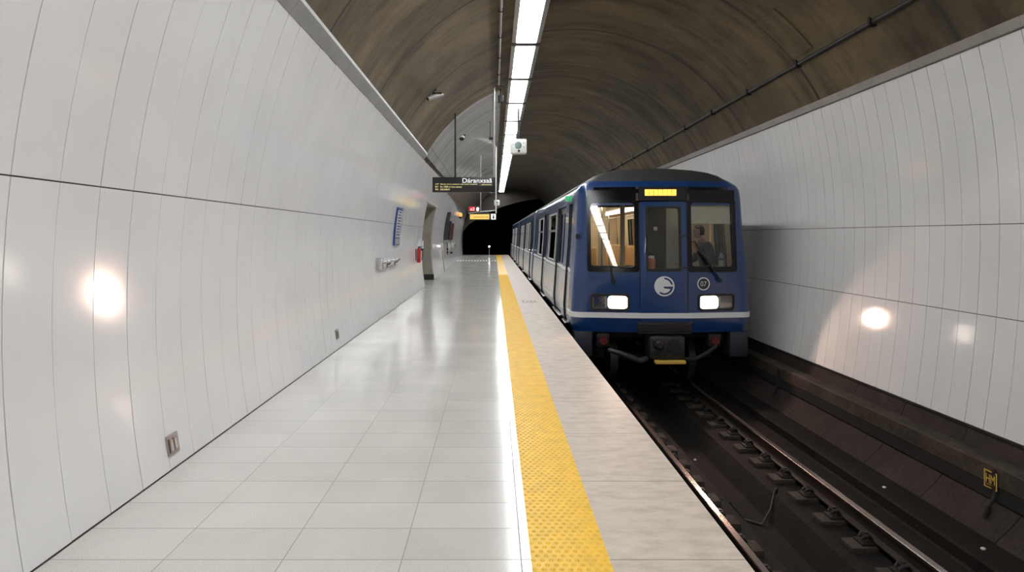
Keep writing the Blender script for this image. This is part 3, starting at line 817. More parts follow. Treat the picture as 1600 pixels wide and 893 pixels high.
def pquad(mb, u0, u1, w0, w1, off, th=.006):
    v = [PQ(u, w, o_) for o_ in (off, off+th) for (u, w) in ((u0, w0), (u1, w0), (u1, w1), (u0, w1))]
    return mb.add(v, [(0,1,2,3),(4,7,6,5),(0,4,5,1),(1,5,6,2),(2,6,7,3),(3,7,4,0)])
pquad(mb, 0, .92, 0, .165, -.006, .006); b = obj('plate', mb, M['signblack'], t)
mb = MB()
for q in ((0, .92, .155, .165), (0, .92, 0, .01), (0, .07, .01, .155), (.85, .92, .01, .155)): pquad(mb, *q, 0, .003)
pquad(mb, .17, .75, .03, .036, 0, .003)
obj('border', mb, M['yel2'], b)
cu = text_mb('HM', 0, 1, 0, 1, 0)
mb = MB(); mb.add([PQ(.15+x*.62, .048+z*.085, .004) for x, _, z in cu.v], cu.f); mb.add([PQ(.17+x*.62, .048+z*.085, .0045) for x, _, z in cu.v], cu.f); obj('lettering', mb, M['yel2'], b, smooth=0)

# ------------------------------------------------------------------ train
XC = 2.92
HW = [(-.06,1.53),(.0,1.55),(.1,1.565),(.27,1.57),(.95,1.525),(1.5,1.48),(2.0,1.458),(2.3,1.445),(2.42,1.425),(2.50,1.38),(2.57,1.28),(2.62,1.19),(2.68,1.12),(2.75,.95),(2.79,.72),(2.82,.38),(2.83,.02)]
def hw(z):
    if z <= HW[0][0]: return HW[0][1]
    for (a, p), (b, q) in zip(HW, HW[1:]):
        if z <= b: return p+(q-p)*(z-a)/(b-a)
    return HW[-1][1]
TY = 9.9
def front_y(x, z):
    y = TY + .121*max(0, abs(x)-.42)
    if z > .9: y += .075*(min(z, 2.46)-.9)
    if z > 2.40: y += .42*((z-2.40)/.43)**1.7
    if z < .12: y += .35*(.12-z)**1.2
    return y
class Car:
    def __init__(s, y0, y1, cab, doors, wins):
        s.y0, s.y1, s.cab, s.doors, s.wins = y0, y1, cab, doors, wins
    def fy(s, x, z): return front_y(x, z) if s.cab else s.y0 + .05*max(0, abs(x)-1.0)
def cr(z): return .13 if z > .9 else .13+.09*(.9-z)/.9
FX = [-1.30,-1.26,-1.0,-.72,-.46,-.42,-.32,0,.32,.42,.46,.72,1.0,1.26,1.30]
ZS = [-.06,.0,.05,.12,.2,.30,.45,.6,.75,.9,.98,1.04,1.3,1.6,1.9,2.14,2.22,2.3,2.36,2.42,2.46,2.50,2.54,2.57,2.62,2.68,2.72,2.75,2.79,2.82,2.83]
WZ0, WZ1, DZ0, DZ1 = 1.04, 2.14, .0, 2.22
def shell(car):
    ybr = [10.65] if car.cab else [car.y0+.35]
    for a, b in car.doors+car.wins: ybr += [a, b]
    ybr += [car.y1-.02, car.y1]; ybr = sorted(set(ybr))
    angs = [15, 35, 55, 75, 90]
    def row(z):
        h = hw(z); r = min(cr(z), h*.6); xf = h-r; s = min(1, xf/1.30)
        R = []
        for y in reversed(ybr): R.append((-h, y))
        yc = car.fy(xf, z)
        for a in reversed(angs): a = math.radians(a); R.append((-(xf+r*math.sin(a)), yc+r*(1-math.cos(a))))
        xs = [x*s if z < 2.3 or True else x for x in FX]
        if xf > 1.30: xs = FX[:]
        for x in xs: R.append((x, car.fy(x, z)))
        for a in angs: a = math.radians(a); R.append((xf+r*math.sin(a), yc+r*(1-math.cos(a))))
        for y in ybr: R.append((h, y))
        return R
    nside, nc, nf = len(ybr), len(angs), len(FX)
    mb = MB(); rows = [row(z) for z in ZS]; nt = len(rows[0])
    v = [(XC+x, y, z) for z, R in zip(ZS, rows) for x, y in R]
    F_ = []; Mi = []
    for j in range(len(ZS)-1):
        zc = (ZS[j]+ZS[j+1])/2
        for i in range(nt-1):
            skip = False
            infront = nside+nc <= i < nside+nc+nf-1
            if infront and car.cab:
                k = i-nside-nc; xm = (FX[k]+FX[k+1])/2
                if .46 < abs(xm) < 1.26 and WZ0 < zc < WZ1: skip = True
                if abs(xm) < .32 and .98 < zc < 2.14: skip = True
            side = i < nside-1 or i >= nside+2*nc+nf
            if side:
                if i < nside-1: yy = (list(reversed(ybr))[i]+list(reversed(ybr))[i+1])/2
                else: k = i-(nside+2*nc+nf); yy = (ybr[k]+ybr[k+1])/2
                for a, b in car.doors:
                    if a < yy < b and DZ0 < zc < DZ1: skip = True
                for a, b in car.wins:
                    if a < yy < b and WZ0 < zc < WZ1: skip = True
            if skip: continue
            F_.append((j*nt+i, j*nt+i+1, (j+1)*nt+i+1, (j+1)*nt+i))
            if zc > 2.555: mi = 2
            elif side and zc > .0: mi = 1
            else: mi = 0
            Mi.append(mi)
    mb.v = v; mb.f = F_; mb.m = Mi
    return mb, ybr
def S(sgn, y, z, off=0.0): return (XC+sgn*(hw(z)+off), y, z)      # point on the car side; off>0 is outward
def FR(x, z, off=0.0): return (XC+x, front_y(x, z)-off, z)        # point on the cab front
def rrect(x0, x1, z0, z1, r, n=5):
    P = []
    for cx, cz, a in ((x1-r, z1-r, 0), (x0+r, z1-r, 90), (x0+r, z0+r, 180), (x1-r, z0+r, 270)):
        for k in range(n+1):
            t = math.radians(a+90*k/n); P.append((cx+r*math.cos(t), cz+r*math.sin(t)))
    return P
def ring_on(fn, outer, inner, a, b, mb=None):
    mb = mb or MB(); n = len(outer)
    v = [fn(*p, b) for p in outer]+[fn(*p, b) for p in inner]+[fn(*p, a) for p in outer]+[fn(*p, a) for p in inner]
    f = []
    for k in range(n):
        q = (k+1) % n
        f += [(k, q, n+q, n+k), (k, 2*n+k, 2*n+q, q), (n+k, n+q, 3*n+q, 3*n+k)]
    return mb.add(v, f)
def plate_on(fn, poly, a, b, mb=None, mi=0):
    mb = mb or MB(); n = len(poly)
    mb.add([fn(*p, b) for p in poly]+[fn(*p, a) for p in poly], [tuple(range(n))]+[(k, (k+1) % n, n+(k+1) % n, n+k) for k in range(n)], mi)
    return mb
def slab_on(fn, us, vs, a, b, mb=None):
    mb = mb or MB()
    mb.grid(lambda u, w: fn(u, w, b), us, vs); mb.grid(lambda u, w: fn(u, w, a), us, vs)
    for u in (us[0], us[-1]): mb.grid(lambda w, o_: fn(u, w, o_), vs, [a, b])
    for w in (vs[0], vs[-1]): mb.grid(lambda u, o_: fn(u, w, o_), us, [a, b])
    return mb
def lin(a, b, n): return [a+(b-a)*k/n for k in range(n+1)]

def build_car(car, label):
    t = thing('metro_car', label, 'train car', (XC, (car.y0+car.y1)/2, RT), 'cars of the blue metro train')
    mb, ybr = shell(car)
    obj('body', mb, [M['blue'], M['sideblue'], M['roof']], t, smooth=35)
    # end wall of the car
    mb = MB(); zs = [z for z in ZS if z < 2.82]
    mb.grid(lambda u, z: (XC+u*hw(z), car.y1-.01, z), [-1, -.4, .4, 1], zs, skip=lambda u, z: False)
    if not car.cab: mb.grid(lambda u, z: (XC+u*(hw(z)-.05), car.y0+.08, z), [-1, -.4, .4, 1], zs)
    obj('end_wall', mb, M['sideblue'], t)
    # gutter
    mb = MB()
    for sg in (-1, 1): mb.tube([(XC+sg*(hw(2.50)+.012), y, 2.50) for y in (car.y0+.7, car.y1-.05)], .018, 8)
    obj('gutter', mb, M['trimgrey'], t)
    # floor, lining, ceiling
    ya = car.y0+(.35 if car.cab else .1)
    mb = MB(); mb.box(XC-1.46, XC+1.46, ya, car.y1-.05, -.02, .02); obj('floor', mb, M['cabfloor'], t)
    yl = car.y0+.62 if car.cab else car.y0+.1
    lz = [.03, .98, 1.04, 1.6, 2.14, 2.22, 2.34]; ly = sorted(set([yl, car.y1-.06]+[q for ab in car.doors+car.wins for q in ab if q > yl]))
    mb = MB()
    def sk(u, z):
        return any(a < u < b and DZ0 < z < DZ1 for a, b in car.doors) or any(a < u < b and WZ0 < z < WZ1 for a, b in car.wins)
    for sg in (-1, 1): mb.grid(lambda u, z: (XC+sg*(hw(z)-.085), u, z), ly, lz, skip=sk)
    mb.grid(lambda u, x: (XC+x, u, 2.36-.04*abs(x)), [yl, car.y1-.06], [-1.36, 0, 1.36])
    mb.add([(XC-1.4, car.y1-.07, .03), (XC+1.4, car.y1-.07, .03), (XC+1.36, car.y1-.07, 2.33), (XC-1.36, car.y1-.07, 2.33)], [(0,1,2,3)])
    obj('lining', mb, M['beige'], t)
    for x in (-.62, .62):
        mb = MB(); mb.box(XC+x-.06, XC+x+.06, car.y0+(1.75 if car.cab else .2), car.y1-.3, 2.26, 2.31, bev=.01); obj('saloon_lamp', mb, M['intlamp'], t)
    # doors and windows of both sides
    for sg in (-1, 1):
        fn = lambda u, w, o_: S(sg, u, w, o_)
        segs = []; last = car.y0+(.62 if car.cab else .38)
        for a, b in sorted(car.doors):
            mb = MB()
            zj = [.0, .6, .95, 1.5, 2.0, 2.22]
            for y in (a, b): mb.grid(lambda w, o_: fn(y, w, o_), zj, [-.10, 0.0])
            mb.grid(lambda u, o_: fn(u, 2.22, o_), [a, b], [-.10, 0]); obj('door_frame', mb, M['black'], t)
            leaves = [(a, (a+b)/2), ((a+b)/2, b)] if b-a > 1.0 else [(a, b)]
            for (p, q) in leaves:
                e = .045
                zl = [.005, .3, .6, .95, 1.04, 1.3, 1.6, 1.9, 2.08, 2.215]
                p2, q2 = p+.008, q-.008; ul = [p2, p2+.1, q2-.1, q2]
                mb = MB()
                mb.grid(lambda u, w: fn(u, w, -e), ul, zl, skip=lambda u, w: ul[1] < u < ul[2] and 1.04 < w < 2.08)
                mb.grid(lambda u, w: fn(u, w, -e-.03), ul, zl, skip=lambda u, w: ul[1] < u < ul[2] and 1.04 < w < 2.08)
                for u in (p2, q2): mb.grid(lambda w, o_: fn(u, w, o_), zl, [-e-.03, -e])
                dr_ = obj('door', mb, M['sideblue'], t)
                mb = MB(); slab_on(fn, [p2+.1, q2-.1], [1.04, 1.3, 1.6, 1.9, 2.08], -e-.02, -e-.012, mb); obj('pane', mb, M['sideglass'], dr_)
                mb = MB(); slab_on(fn, [p2+.01, q2-.01], [.03, .3, .6, .92], -e, -e+.003, mb)
                for k in range(7): slab_on(fn, [p2+.02, q2-.02], [.05+.125*k, .05+.125*k+.110], -e, -e+.006, mb)
                obj('ribbed_panel', mb, M['lowpanel'], dr_)
                mb = MB(); slab_on(fn, [p2, q2], [.94, 1.0], -e, -e+.006, mb); obj('stripe', mb, M['stripe'], dr_)
            mb = MB(); xs = sorted((XC+sg*(hw(0)-.02), XC+sg*(hw(0)+.05))); mb.box(xs[0], xs[1], a, b, -.03, .005, bev=.004); obj('step_plate', mb, M['steel'], t)
        for a, b in car.wins:
            zw = [WZ0, 1.3, 1.6, 1.75, 1.95, WZ1]
            mb = MB(); n = 4
            out = [(a-.012, WZ0-.012), (b+.012, WZ0-.012), (b+.012, 1.6), (b+.012, WZ1+.012), (a-.012, WZ1+.012), (a-.012, 1.6)]
            inn = [(a+.02, WZ0+.02), (b-.02, WZ0+.02), (b-.02, 1.6), (b-.02, WZ1-.02), (a+.02, WZ1-.02), (a+.02, 1.6)]
            ring_on(fn, out, inn, -.03, .012, mb); fr = obj('window_frame', mb, M['trimgrey'], t, smooth=20)
            mb = MB(); slab_on(fn, [a, b], zw, -.02, -.012, mb); obj('pane', mb, M['sideglass'], fr)
            mb = MB(); slab_on(fn, [a, b], [1.71, 1.76], -.012, .012, mb); obj('transom', mb, M['steel'], fr)
        # ribbed lower panels between the doors
        lo = car.y0+(.66 if car.cab else .4)
        for a, b in sorted(car.doors)+[(car.y1-.1, car.y1)]:
            if a-lo > .12:
                mb = MB(); slab_on(fn, [lo+.01, a-.01], [.03, .3, .6, .92], 0, .003, mb)
                for k in range(7): slab_on(fn, [lo+.02, a-.02], [.05+.125*k, .05+.125*k+.110], 0, .006, mb)
                obj('ribbed_panel', mb, M['lowpanel'], t, smooth=20)
                mb = MB(); slab_on(fn, [lo+.01, a-.01], [.94, .97, 1.0], 0, .010, mb); obj('stripe', mb, M['stripe'], t, smooth=20)
            lo = b
    # bogies
    for yb in ((car.y0+2.0, car.y1-2.0)):
        mb = MB()
        mb.box(XC-1.05, XC+1.05, yb-.25, yb+.25, -.5, -.12, bev=.03)
        for x in (-.98, .98): mb.box(XC+x-.08, XC+x+.08, yb-1.35, yb+1.35, -.62, -.36, bev=.02)
        bg = obj('bogie', mb, M['grime'], t)
        for yy in (yb-.95, yb+.95):
            for x in (XL, XR):
                mb = MB(); s = -1 if x < XC else 1
                mb.tube([(x-s*.07, yy, RT+.43), (x-s*.045, yy, RT+.43), (x-s*.04, yy, RT+.43), (x+s*.06, yy, RT+.43)], [.455, .455, .43, .425], 32)
                obj('wheel', mb, M['darksteel'], bg)
            mb = MB(); mb.tube([(XL, yy, RT+.43), (XR, yy, RT+.43)], .08); obj('axle', mb, M['grime'], bg)
    mb = MB(); mb.box(XC-1.2, XC+1.2, car.y0+.45, car.y1-.3, -.22, -.05); 
    for k in range(3):
        yy = car.y0+3.6+k*(car.y1-car.y0-7)/3
        mb.box(XC-1.25, XC+1.25, yy, yy+(car.y1-car.y0-7)/3-.3, -.62, -.2, bev=.02)
    obj('underframe', mb, M['grime'], t)
    return t

c1 = Car(TY, 20.2, True, [(10.75, 11.25), (11.75, 13.15), (15.5, 16.7)], [(13.45, 15.1), (16.95, 18.5)])
T1 = build_car(c1, 'blue metro lead car with lit headlights and driver window facing the platform')
c2 = Car(20.65, 33.6, False, [(21.3, 22.6), (26.2, 27.5), (31.2, 32.5)], [(23.1, 24.4), (24.7, 25.9), (28.0, 29.3), (29.6, 30.9)])
build_car(c2, 'second blue metro car coupled right behind the lead car')
c3 = Car(34.05, 47.0, False, [(34.7, 36.0), (39.6, 40.9), (44.6, 45.9)], [(36.5, 37.8), (38.1, 39.3), (41.4, 42.7), (43.0, 44.3)])
build_car(c3, 'third and last blue metro car nearest the dark tunnel mouth')

# --- cab front of the lead car
def part(name, mb, m, p=T1, sm=40): return obj(name, mb, m, p, smooth=sm)
# headboard band with the destination display
mb = MB(); slab_on(FR, [-1.29, -1.24, -.9, -.42, 0, .42, .9, 1.24, 1.29], [2.19, 2.3, 2.36, 2.41], 0, .014, mb)
slab_on(FR, [-1.18, -.9, -.42, 0, .42, .9, 1.18], [2.41, 2.46], 0, .014, mb); part('headboard', mb, M['mask'])
for sg in (-1, 1):
    a, b = sorted((sg*.425, sg*1.30)); c, d = sorted((sg*.49, sg*1.235))
    mb = ring_on(FR, rrect(a, b, .985, 2.235, .05), rrect(c, d, 1.075, 2.185, .06), -.03, .016)
    fr = part('windscreen_frame', mb, M['mask'])
    mb = MB(); slab_on(FR, [c-.01, d+.01], [1.06, 2.2], -.012, -.005, mb); obj('windscreen_pane', mb, M['glass'], fr)
# front door
mb = ring_on(FR, rrect(-.405, .405, .14, 2.20, .03), rrect(-.30, .30, 1.0, 2.115, .04), -.03, .022)
dr_ = part('front_door', mb, M['blue'])
mb = ring_on(FR, rrect(-.305, .305, .995, 2.12, .04), rrect(-.27, .27, 1.03, 2.085, .03), -.02, .026); obj('glazing_gasket', mb, M['black'], dr_)
mb = MB(); slab_on(FR, [-.30, .30], [1.0, 2.12], -.008, -.001, mb); obj('door_pane', mb, M['glass'], dr_)
for z in (1.62, 1.07):
    mb = MB(); mb.tube([FR(.29, z, .03), FR(.29, z, .06), FR(.41, z, .06), FR(.41, z, .03)], .013, 8); obj('handle', mb, M['chrome'], dr_)
mb = MB()
for sg in (-1, 1):
    a, b = sorted((sg*.405, sg*.42)); slab_on(FR, [a, b], [.14, .9, 2.2], 0, .003, mb)
part('door_seal', mb, M['black'])
# destination display
mb = MB(); slab_on(FR, [-.41, .41], [2.225, 2.455], .014, .03, mb); dd = part('destination_display', mb, M['signblack'])
mb = MB(); u0 = -.31
rnd = random.Random(3)
for ch in range(7):
    wch = .55/7
    for row_ in range(5):
        z = 2.305+row_*.022
        slab_on(FR, [u0+ch*wch+.002, u0+(ch+1)*wch-rnd.choice((.001, .003, .006))], [z, z+.0195], .03, .032, mb)
obj('led_rows', mb, M['led'], dd, smooth=0)
mb = MB()
for x in (-.44, .44): slab_on(FR, [x-.02, x+.02], [2.22, 2.46], .014, .022, mb)
part('display_pillar', mb, M['darksteel'])
# white front stripe wrapping round the corners
def around(z, off):
    h = hw(z)+off; r = cr(z)+off; xf = hw(z)-cr(z); P = []
    yc = front_y(xf, z)
    P.append((-h, 10.55)); 
    for a in (90, 75, 60, 45, 30, 15): a = math.radians(a); P.append((-(xf+r*math.sin(a)), yc+cr(z)-r*math.cos(a)))
    for x in (-1.28, -1.0, -.7, -.42, 0, .42, .7, 1.0, 1.28): P.append((x, front_y(x, z)-off))
    for a in (15, 30, 45, 60, 75, 90): a = math.radians(a); P.append((xf+r*math.sin(a), yc+cr(z)-r*math.cos(a)))
    P.append((h, 10.55)); return [(XC+x, y, z) for x, y in P]
mb = MB(); A_, B_, C_, D_ = around(.195, .026), around(.285, .026), around(.285, 0), around(.195, 0)
n = len(A_); mb.add(A_+B_+C_+D_, [(k, k+1, n+k+1, n+k) for k in range(n-1)]+[(n+k, n+k+1, 2*n+k+1, 2*n+k) for k in range(n-1)]+[(3*n+k, 3*n+k+1, k+1, k) for k in range(n-1)])
part('front_stripe', mb, M['stripe'])
# headlights
for sg in (-1, 1):
    a, b = sorted((sg*.60, sg*1.24))
    mb = ring_on(FR, rrect(a, b, .325, .60, .05), rrect(a+.025, b-.025, .35, .575, .04), -.05, .025)
    hl = part('headlight', mb, M['black'])
    mb = ring_on(FR, rrect(a-.012, b+.012, .313, .612, .055), rrect(a+.004, b-.004, .329, .596, .05), 0, .02); obj('rim', mb, M['darksteel'], hl)
    mb = plate_on(FR, rrect(a+.02, b-.02, .345, .58, .04), -.06, -.03); obj('reflector', mb, M['dimlens'], hl)
    c, d = sorted((sg*.625, sg*.95)); e, f = sorted((sg*.97, sg*1.215))
    mb = plate_on(FR, rrect(c, d, .355, .57, .055), -.03, .012); obj('lit_lens', mb, M['headlight'], hl)
    mb = plate_on(FR, rrect(e, f, .355, .57, .04), -.03, .0); obj('unlit_lens', mb, M['dimlens'], hl)
# emblem: ring, disc with a slit
def disc(cx, cz, r, n=40, a0=0, a1=360): return [(cx+r*math.cos(math.radians(a0+(a1-a0)*k/n)), cz+r*math.sin(math.radians(a0+(a1-a0)*k/n))) for k in range(n)]
cz = .745
mb = plate_on(FR, disc(0, cz, .165), .02, .028); em = part('emblem', mb, M['blue'])
mb = ring_on(FR, disc(0, cz, .172), disc(0, cz, .148), .02, .034); obj('emblem_ring', mb, M['stripe'], em)
P = [( .148*math.cos(math.radians(a)), cz+.148*math.sin(math.radians(a))) for a in range(95, 236, 10)] + [(-.075, cz-.085)] + \
    [(.112*math.cos(math.radians(a)), cz+.118*math.sin(math.radians(a))) for a in range(236, 346, 10)] + [(-.005, cz-.036), (-.02, cz-.005), (.145, cz-.002), (.147, cz+.02)] + \
    [(.112*math.cos(math.radians(a)), cz+.118*math.sin(math.radians(a))) for a in range(18, 90, 10)]
mb = plate_on(FR, P, .026, .036); obj('emblem_letter', mb, M['stripe'], em)
mb = plate_on(FR, disc(.687, .783, .108), .004, .012); nb = part('number_badge', mb, M['skirt'])
mb = ring_on(FR, disc(.687, .783, .112), disc(.687, .783, .094), .004, .018); obj('badge_ring', mb, M['stripe'], nb)
tx = text_mb('07', 0, 1, 0, 1, 0)
mb = MB(); mb.add([FR(.687-.055+x*.11, .783-.042+z*.085, .016) for x, _, z in tx.v], tx.f); obj('numerals', mb, M['stripe'], nb, sm) if False else obj('numerals', mb, M['stripe'], nb, smooth=0)
# wipers
mb = MB(); mb.tube([FR(.975, .84, .01), FR(.975, .84, .06)], .035, 12); mb.tube([FR(.975, .84, .05), FR(.75, 1.17, .06), FR(.62, 1.36, .05)], [.022, .016, .012], 8)
mb.tube([FR(.86, 1.02, .035), FR(.53, 1.52, .035)], .012, 8); part('wiper', mb, M['black'])
mb = MB(); mb.tube([FR(-.866, .83, .01), FR(-.866, .83, .06)], .035, 12); mb.tube([FR(-.866, .83, .05), FR(-.90, 1.0, .055), FR(-.90, 1.06, .04)], [.020, .014, .012], 8)
mb.tube([FR(-1.15, 1.085, .03), FR(-.55, 1.06, .03)], .012, 8); part('wiper', mb, M['black'])
# corner camera
mb = MB(); q = (XC-hw(1.6)+.02, TY+.13, 1.6); mb.box(q[0]-.05, q[0]+.02, q[1]-.07, q[1]+.0, q[2]-.045, q[2]+.045, bev=.01); part('side_lamp', mb, M['black'])
mb = MB(); xs = XC-hw(2.33)-.02; mb.box(xs-.04, xs+.03, 11.35, 11.55, 2.30, 2.40, bev=.008); part('door_indicator', mb, M['green'])
# buffer grille, coupler and hoses below the front
mb = MB(); mb.box(XC-.455, XC+.475, TY-.03, TY+.14, -.075, .125, bev=.012); gr = part('buffer_beam', mb, M['darksteel'])
mb = MB()
for k in range(4): mb.box(XC-.45, XC+.47, TY-.045, TY-.02, -.065+.042*k, -.040+.042*k)
obj('slats', mb, M['grime'], gr)
mb = MB(); mb.box(XC-.465, XC+.485, TY-.05, TY+.05, .112, .13, bev=.004); obj('top_lip', mb, M['skirt'], gr)
mb = MB(); mb.box(XC-.27, XC+.34, TY-.10, TY+.35, -.50, -.10, bev=.05); cp = part('coupler', mb, M['coup'])
mb = MB(); mb.tube([(XC-.12, TY-.10, -.24), (XC-.12, TY-.19, -.24)], [.10, .05], 18); mb.box(XC-.24, XC-.02, TY-.14, TY-.08, -.20, -.13, bev=.01); obj('coupler_cone', mb, M['coup'], cp)
mb = MB(); mb.tube([(XC+.14, TY-.095, -.26), (XC+.14, TY-.115, -.26)], .115, 18); mb.tube([(XC-.06, TY-.095, -.42), (XC-.06, TY-.11, -.42)], .07, 14); obj('coupler_socket', mb, M['black'], cp)
mb = MB(); mb.box(XC-.19, XC+.33, TY-.16, TY-.05, -.565, -.505, bev=.012); obj('yellow_bar', mb, M['yel2'], cp)
mb = MB(); mb.tube([(XC-.30, TY-.02, -.50), (XC-.45, TY-.08, -.52), (XC-.75, TY-.05, -.40), (XC-.95, TY+.05, -.36)], [.05, .055, .05, .04], 10); part('air_hose', mb, M['coup'])
mb = MB(); mb.tube([(XC+.34, TY-.02, -.50), (XC+.5, TY-.08, -.50), (XC+.75, TY-.0, -.40), (XC+.92, TY+.05, -.3)], .035, 10); part('air_hose', mb, M['grime'])
for x in (-1.02, .92):
    mb = MB(); mb.box(XC+x-.11, XC+x+.11, TY+.12, TY+.3, -.32, -.1, bev=.02); bt = part('buffer', mb, M['grime'])
    mb = MB(); mb.tube([(XC+x, TY+.13, -.21), (XC+x, TY+.07, -.21)], .07, 16); obj('buffer_cap', mb, M['dullred'], bt)
for sg in (-1, 1):
    xs = sorted((XC+sg*1.20, XC+sg*1.52)); mb = MB(); mb.box(xs[0], xs[1], TY+.16, TY+.5, -.50, -.06, bev=.02); part('corner_skirt', mb, M['skirt'])
# roof pod line
mb = MB(); mb.box(XC-.9, XC+.9, 11.6, 19.6, 2.70, 2.80, bev=.05); part('roof_pod', mb, M['roof'])

# cab interior
mb = MB(); PY = TY+1.55
mb.box(XC-.12, XC+.50, PY, PY+.05, .02, 2.30); mb.box(XC+.80, XC+.92, PY, PY+.05, .02, 2.30)
mb.box(XC-1.40, XC-.12, PY, PY+.05, .02, 1.02); mb.box(XC-1.36, XC-.12, PY, PY+.05, 2.18, 2.30)
pt = part('cab_partition', mb, M['darkint'])
mb = MB(); mb.box(XC+.50, XC+.80, PY+.0, PY+.05, .02, 2.30); obj('pale_strip', mb, M['paleint'], pt)
mb = MB(); mb.box(XC+.92, XC+1.36, PY, PY+.05, .02, 2.30); obj('beige_strip', mb, M['beige'], pt)
mb = MB(); mb.box(XC-.42, XC-.33, PY-.04, PY, 1.0, 2.3); obj('mullion', mb, M['beige'], pt)
mb = MB(); mb.box(XC+.25, XC+.32, PY-.012, PY, 1.72, 1.79, bev=.004); obj('notice', mb, M['white'], pt)
mb = MB(); mb.box(XC-1.34, XC+1.34, TY+.33, TY+.62, .62, 1.02, bev=.03); mb.box(XC+.5, XC+1.2, TY+.45, TY+.6, 1.0, 1.06, bev=.02); part('control_desk', mb, M['darkint'])
mb = MB(); slab_on(FR, [.50, 1.23], [1.83, 2.18], -.07, -.055, mb); mb.tube([FR(.50, 1.83, -.062), FR(1.23, 1.83, -.062)], .012, 8); part('sun_blind', mb, M['cream'])
mb = MB(); mb.box(XC-1.38, XC+1.38, TY+.35, PY, 2.30, 2.34); part('cab_ceiling', mb, M['paleint'])
mb = MB()
for x0 in (-.28, .95): mb.box(XC+x0, XC+x0+.5, TY+1.0, TY+1.1, 2.275, 2.30, bev=.008)
mb = MB(); mb.box(XC+.7, XC+1.1, TY+1.0, TY+1.1, 2.275, 2.30, bev=.008); part('cab_lamp', mb, emit('dim_cab_lamp', (1, .88, .66), 9.0))
# saloon seats
def seat(x0, x1, y, face):
    mb = MB(); mb.box(x0, x1, y, y+.09, .45, 1.34, bev=.04); mb.box(x0, x1, min(y, y+face*.45), max(y+.09, y+face*.45), .40, .52, bev=.03); mb.box(x0+.08, x1-.08, y, y+.08, .02, .45)
    return part('seat', mb, M['seat'])
for y, f in ((13.4, 1), (15.0, -1), (17.2, 1), (18.6, -1)):
    seat(XC-1.36, XC-.52, y, f); seat(XC+.52, XC+1.36, y, f)
for x, y in ((-.45, 13.2), (.45, 13.2), (-.45, 16.9), (.45, 16.9)):
    mb = MB(); mb.tube([(XC+x, y, .02), (XC+x, y, 2.33)], .018); part('grab_pole', mb, M['chrome'])
mb = MB(); mb.box(XC-.52, XC-.36, 13.22, 13.28, .02, 2.3); part('windbreak', mb, M['beige'])
mb = MB()
for x in (-.9, .0): mb.tube([(XC+x, 11.7, 2.05), (XC+x, 19.8, 2.05)], .016)
part('grab_rail', mb, M['chrome'])
# canister on the desk behind the door glass
x, y, z = XC-.11, TY+.40, 1.02
t = thing('canister', 'orange canister with a pale lid behind the cab front door glass', 'canister', (x, y, z))
mb = MB(); mb.tube([(x, y, z), (x, y, z+.02), (x, y, z+.17), (x, y, z+.19)], [.065, .072, .072, .06], 20); obj('can', mb, M['orange'], t)
mb = MB(); mb.tube([(x, y, z+.185), (x, y, z+.235)], [.055, .05], 20); obj('lid', mb, M['white'], t)
x, y, z = XC+1.16, TY+.45, 1.02
t = thing('bottle', 'clear pale bottle at the right edge of the driver window', 'bottle', (x, y, z))
mb = MB(); mb.tube([(x, y, z), (x, y, z+.2), (x, y, z+.26), (x, y, z+.28)], [.045, .045, .02, .018], 16); obj('bottle_body', mb, M['paleint'], t)
mb = MB(); mb.tube([(x, y, z+.15), (x, y, z+.19)], .047, 16); obj('bottle_label', mb, M['lens'], t)

# ------------------------------------------------------------------ driver
def skin_mesh(V, E, R, sub=2):
    me = bpy.data.meshes.new('skel'); me.from_pydata(V, E, []); o = bpy.data.objects.new('skel', me); C.objects.link(o)
    m = o.modifiers.new('s', 'SKIN'); m.use_smooth_shade = True
    for d, r in zip(me.skin_vertices[0].data, R): d.radius = (r, r) if not isinstance(r, tuple) else r
    me.skin_vertices[0].data[0].use_root = True
    s = o.modifiers.new('u', 'SUBSURF'); s.levels = sub; s.render_levels = sub
    bpy.context.view_layer.update()
    ev = o.evaluated_get(bpy.context.evaluated_depsgraph_get()); m2 = bpy.data.meshes.new_from_object(ev)
    v = [q.co[:] for q in m2.vertices]; f = [tuple(p.vertices) for p in m2.polygons]
    bpy.data.objects.remove(o); bpy.data.meshes.remove(me); bpy.data.meshes.remove(m2)
    return v, f
BX, BY, BZ = 3.98, 10.95, .02     # feet on the cab floor; the figure faces -x
def P_(x, y, z): return (BX+x, BY+y, BZ+z)
V = [P_(0.10,0,.95), P_(.07,0,1.15), P_(.02,0,1.36), P_(-.03,0,1.47), P_(-.07,0,1.555),            # 0 pelvis..4 neck top
     P_(.11,-.10,.88), P_(.04,-.11,.50), P_(.09,-.11,.09), P_(-.09,-.12,.04),                       # near leg
     P_(.11,.10,.88), P_(.02,.11,.50), P_(.07,.11,.09), P_(-.11,.12,.04),                           # far leg
     P_(0,-.19,1.42), P_(.03,-.26,1.16), P_(-.20,-.17,1.30), P_(-.235,-.10,1.46),                    # near arm raised to the mouth
     P_(0,.19,1.42), P_(-.06,.24,1.15), P_(-.30,.20,1.08), P_(-.37,.19,1.07)]                       # far arm on the desk
E = [(0,1),(1,2),(2,3),(3,4),(0,5),(5,6),(6,7),(7,8),(0,9),(9,10),(10,11),(11,12),(2,13),(13,14),(14,15),(15,16),(2,17),(17,18),(18,19),(19,20)]
R = [.15,.135,.15,.075,.058, .085,.062,.045,.04, .085,.062,.045,.04, .062,.048,.038,.027, .062,.048,.038,.027]
mbp = MB(); mbp.add(*skin_mesh(V, E, R))
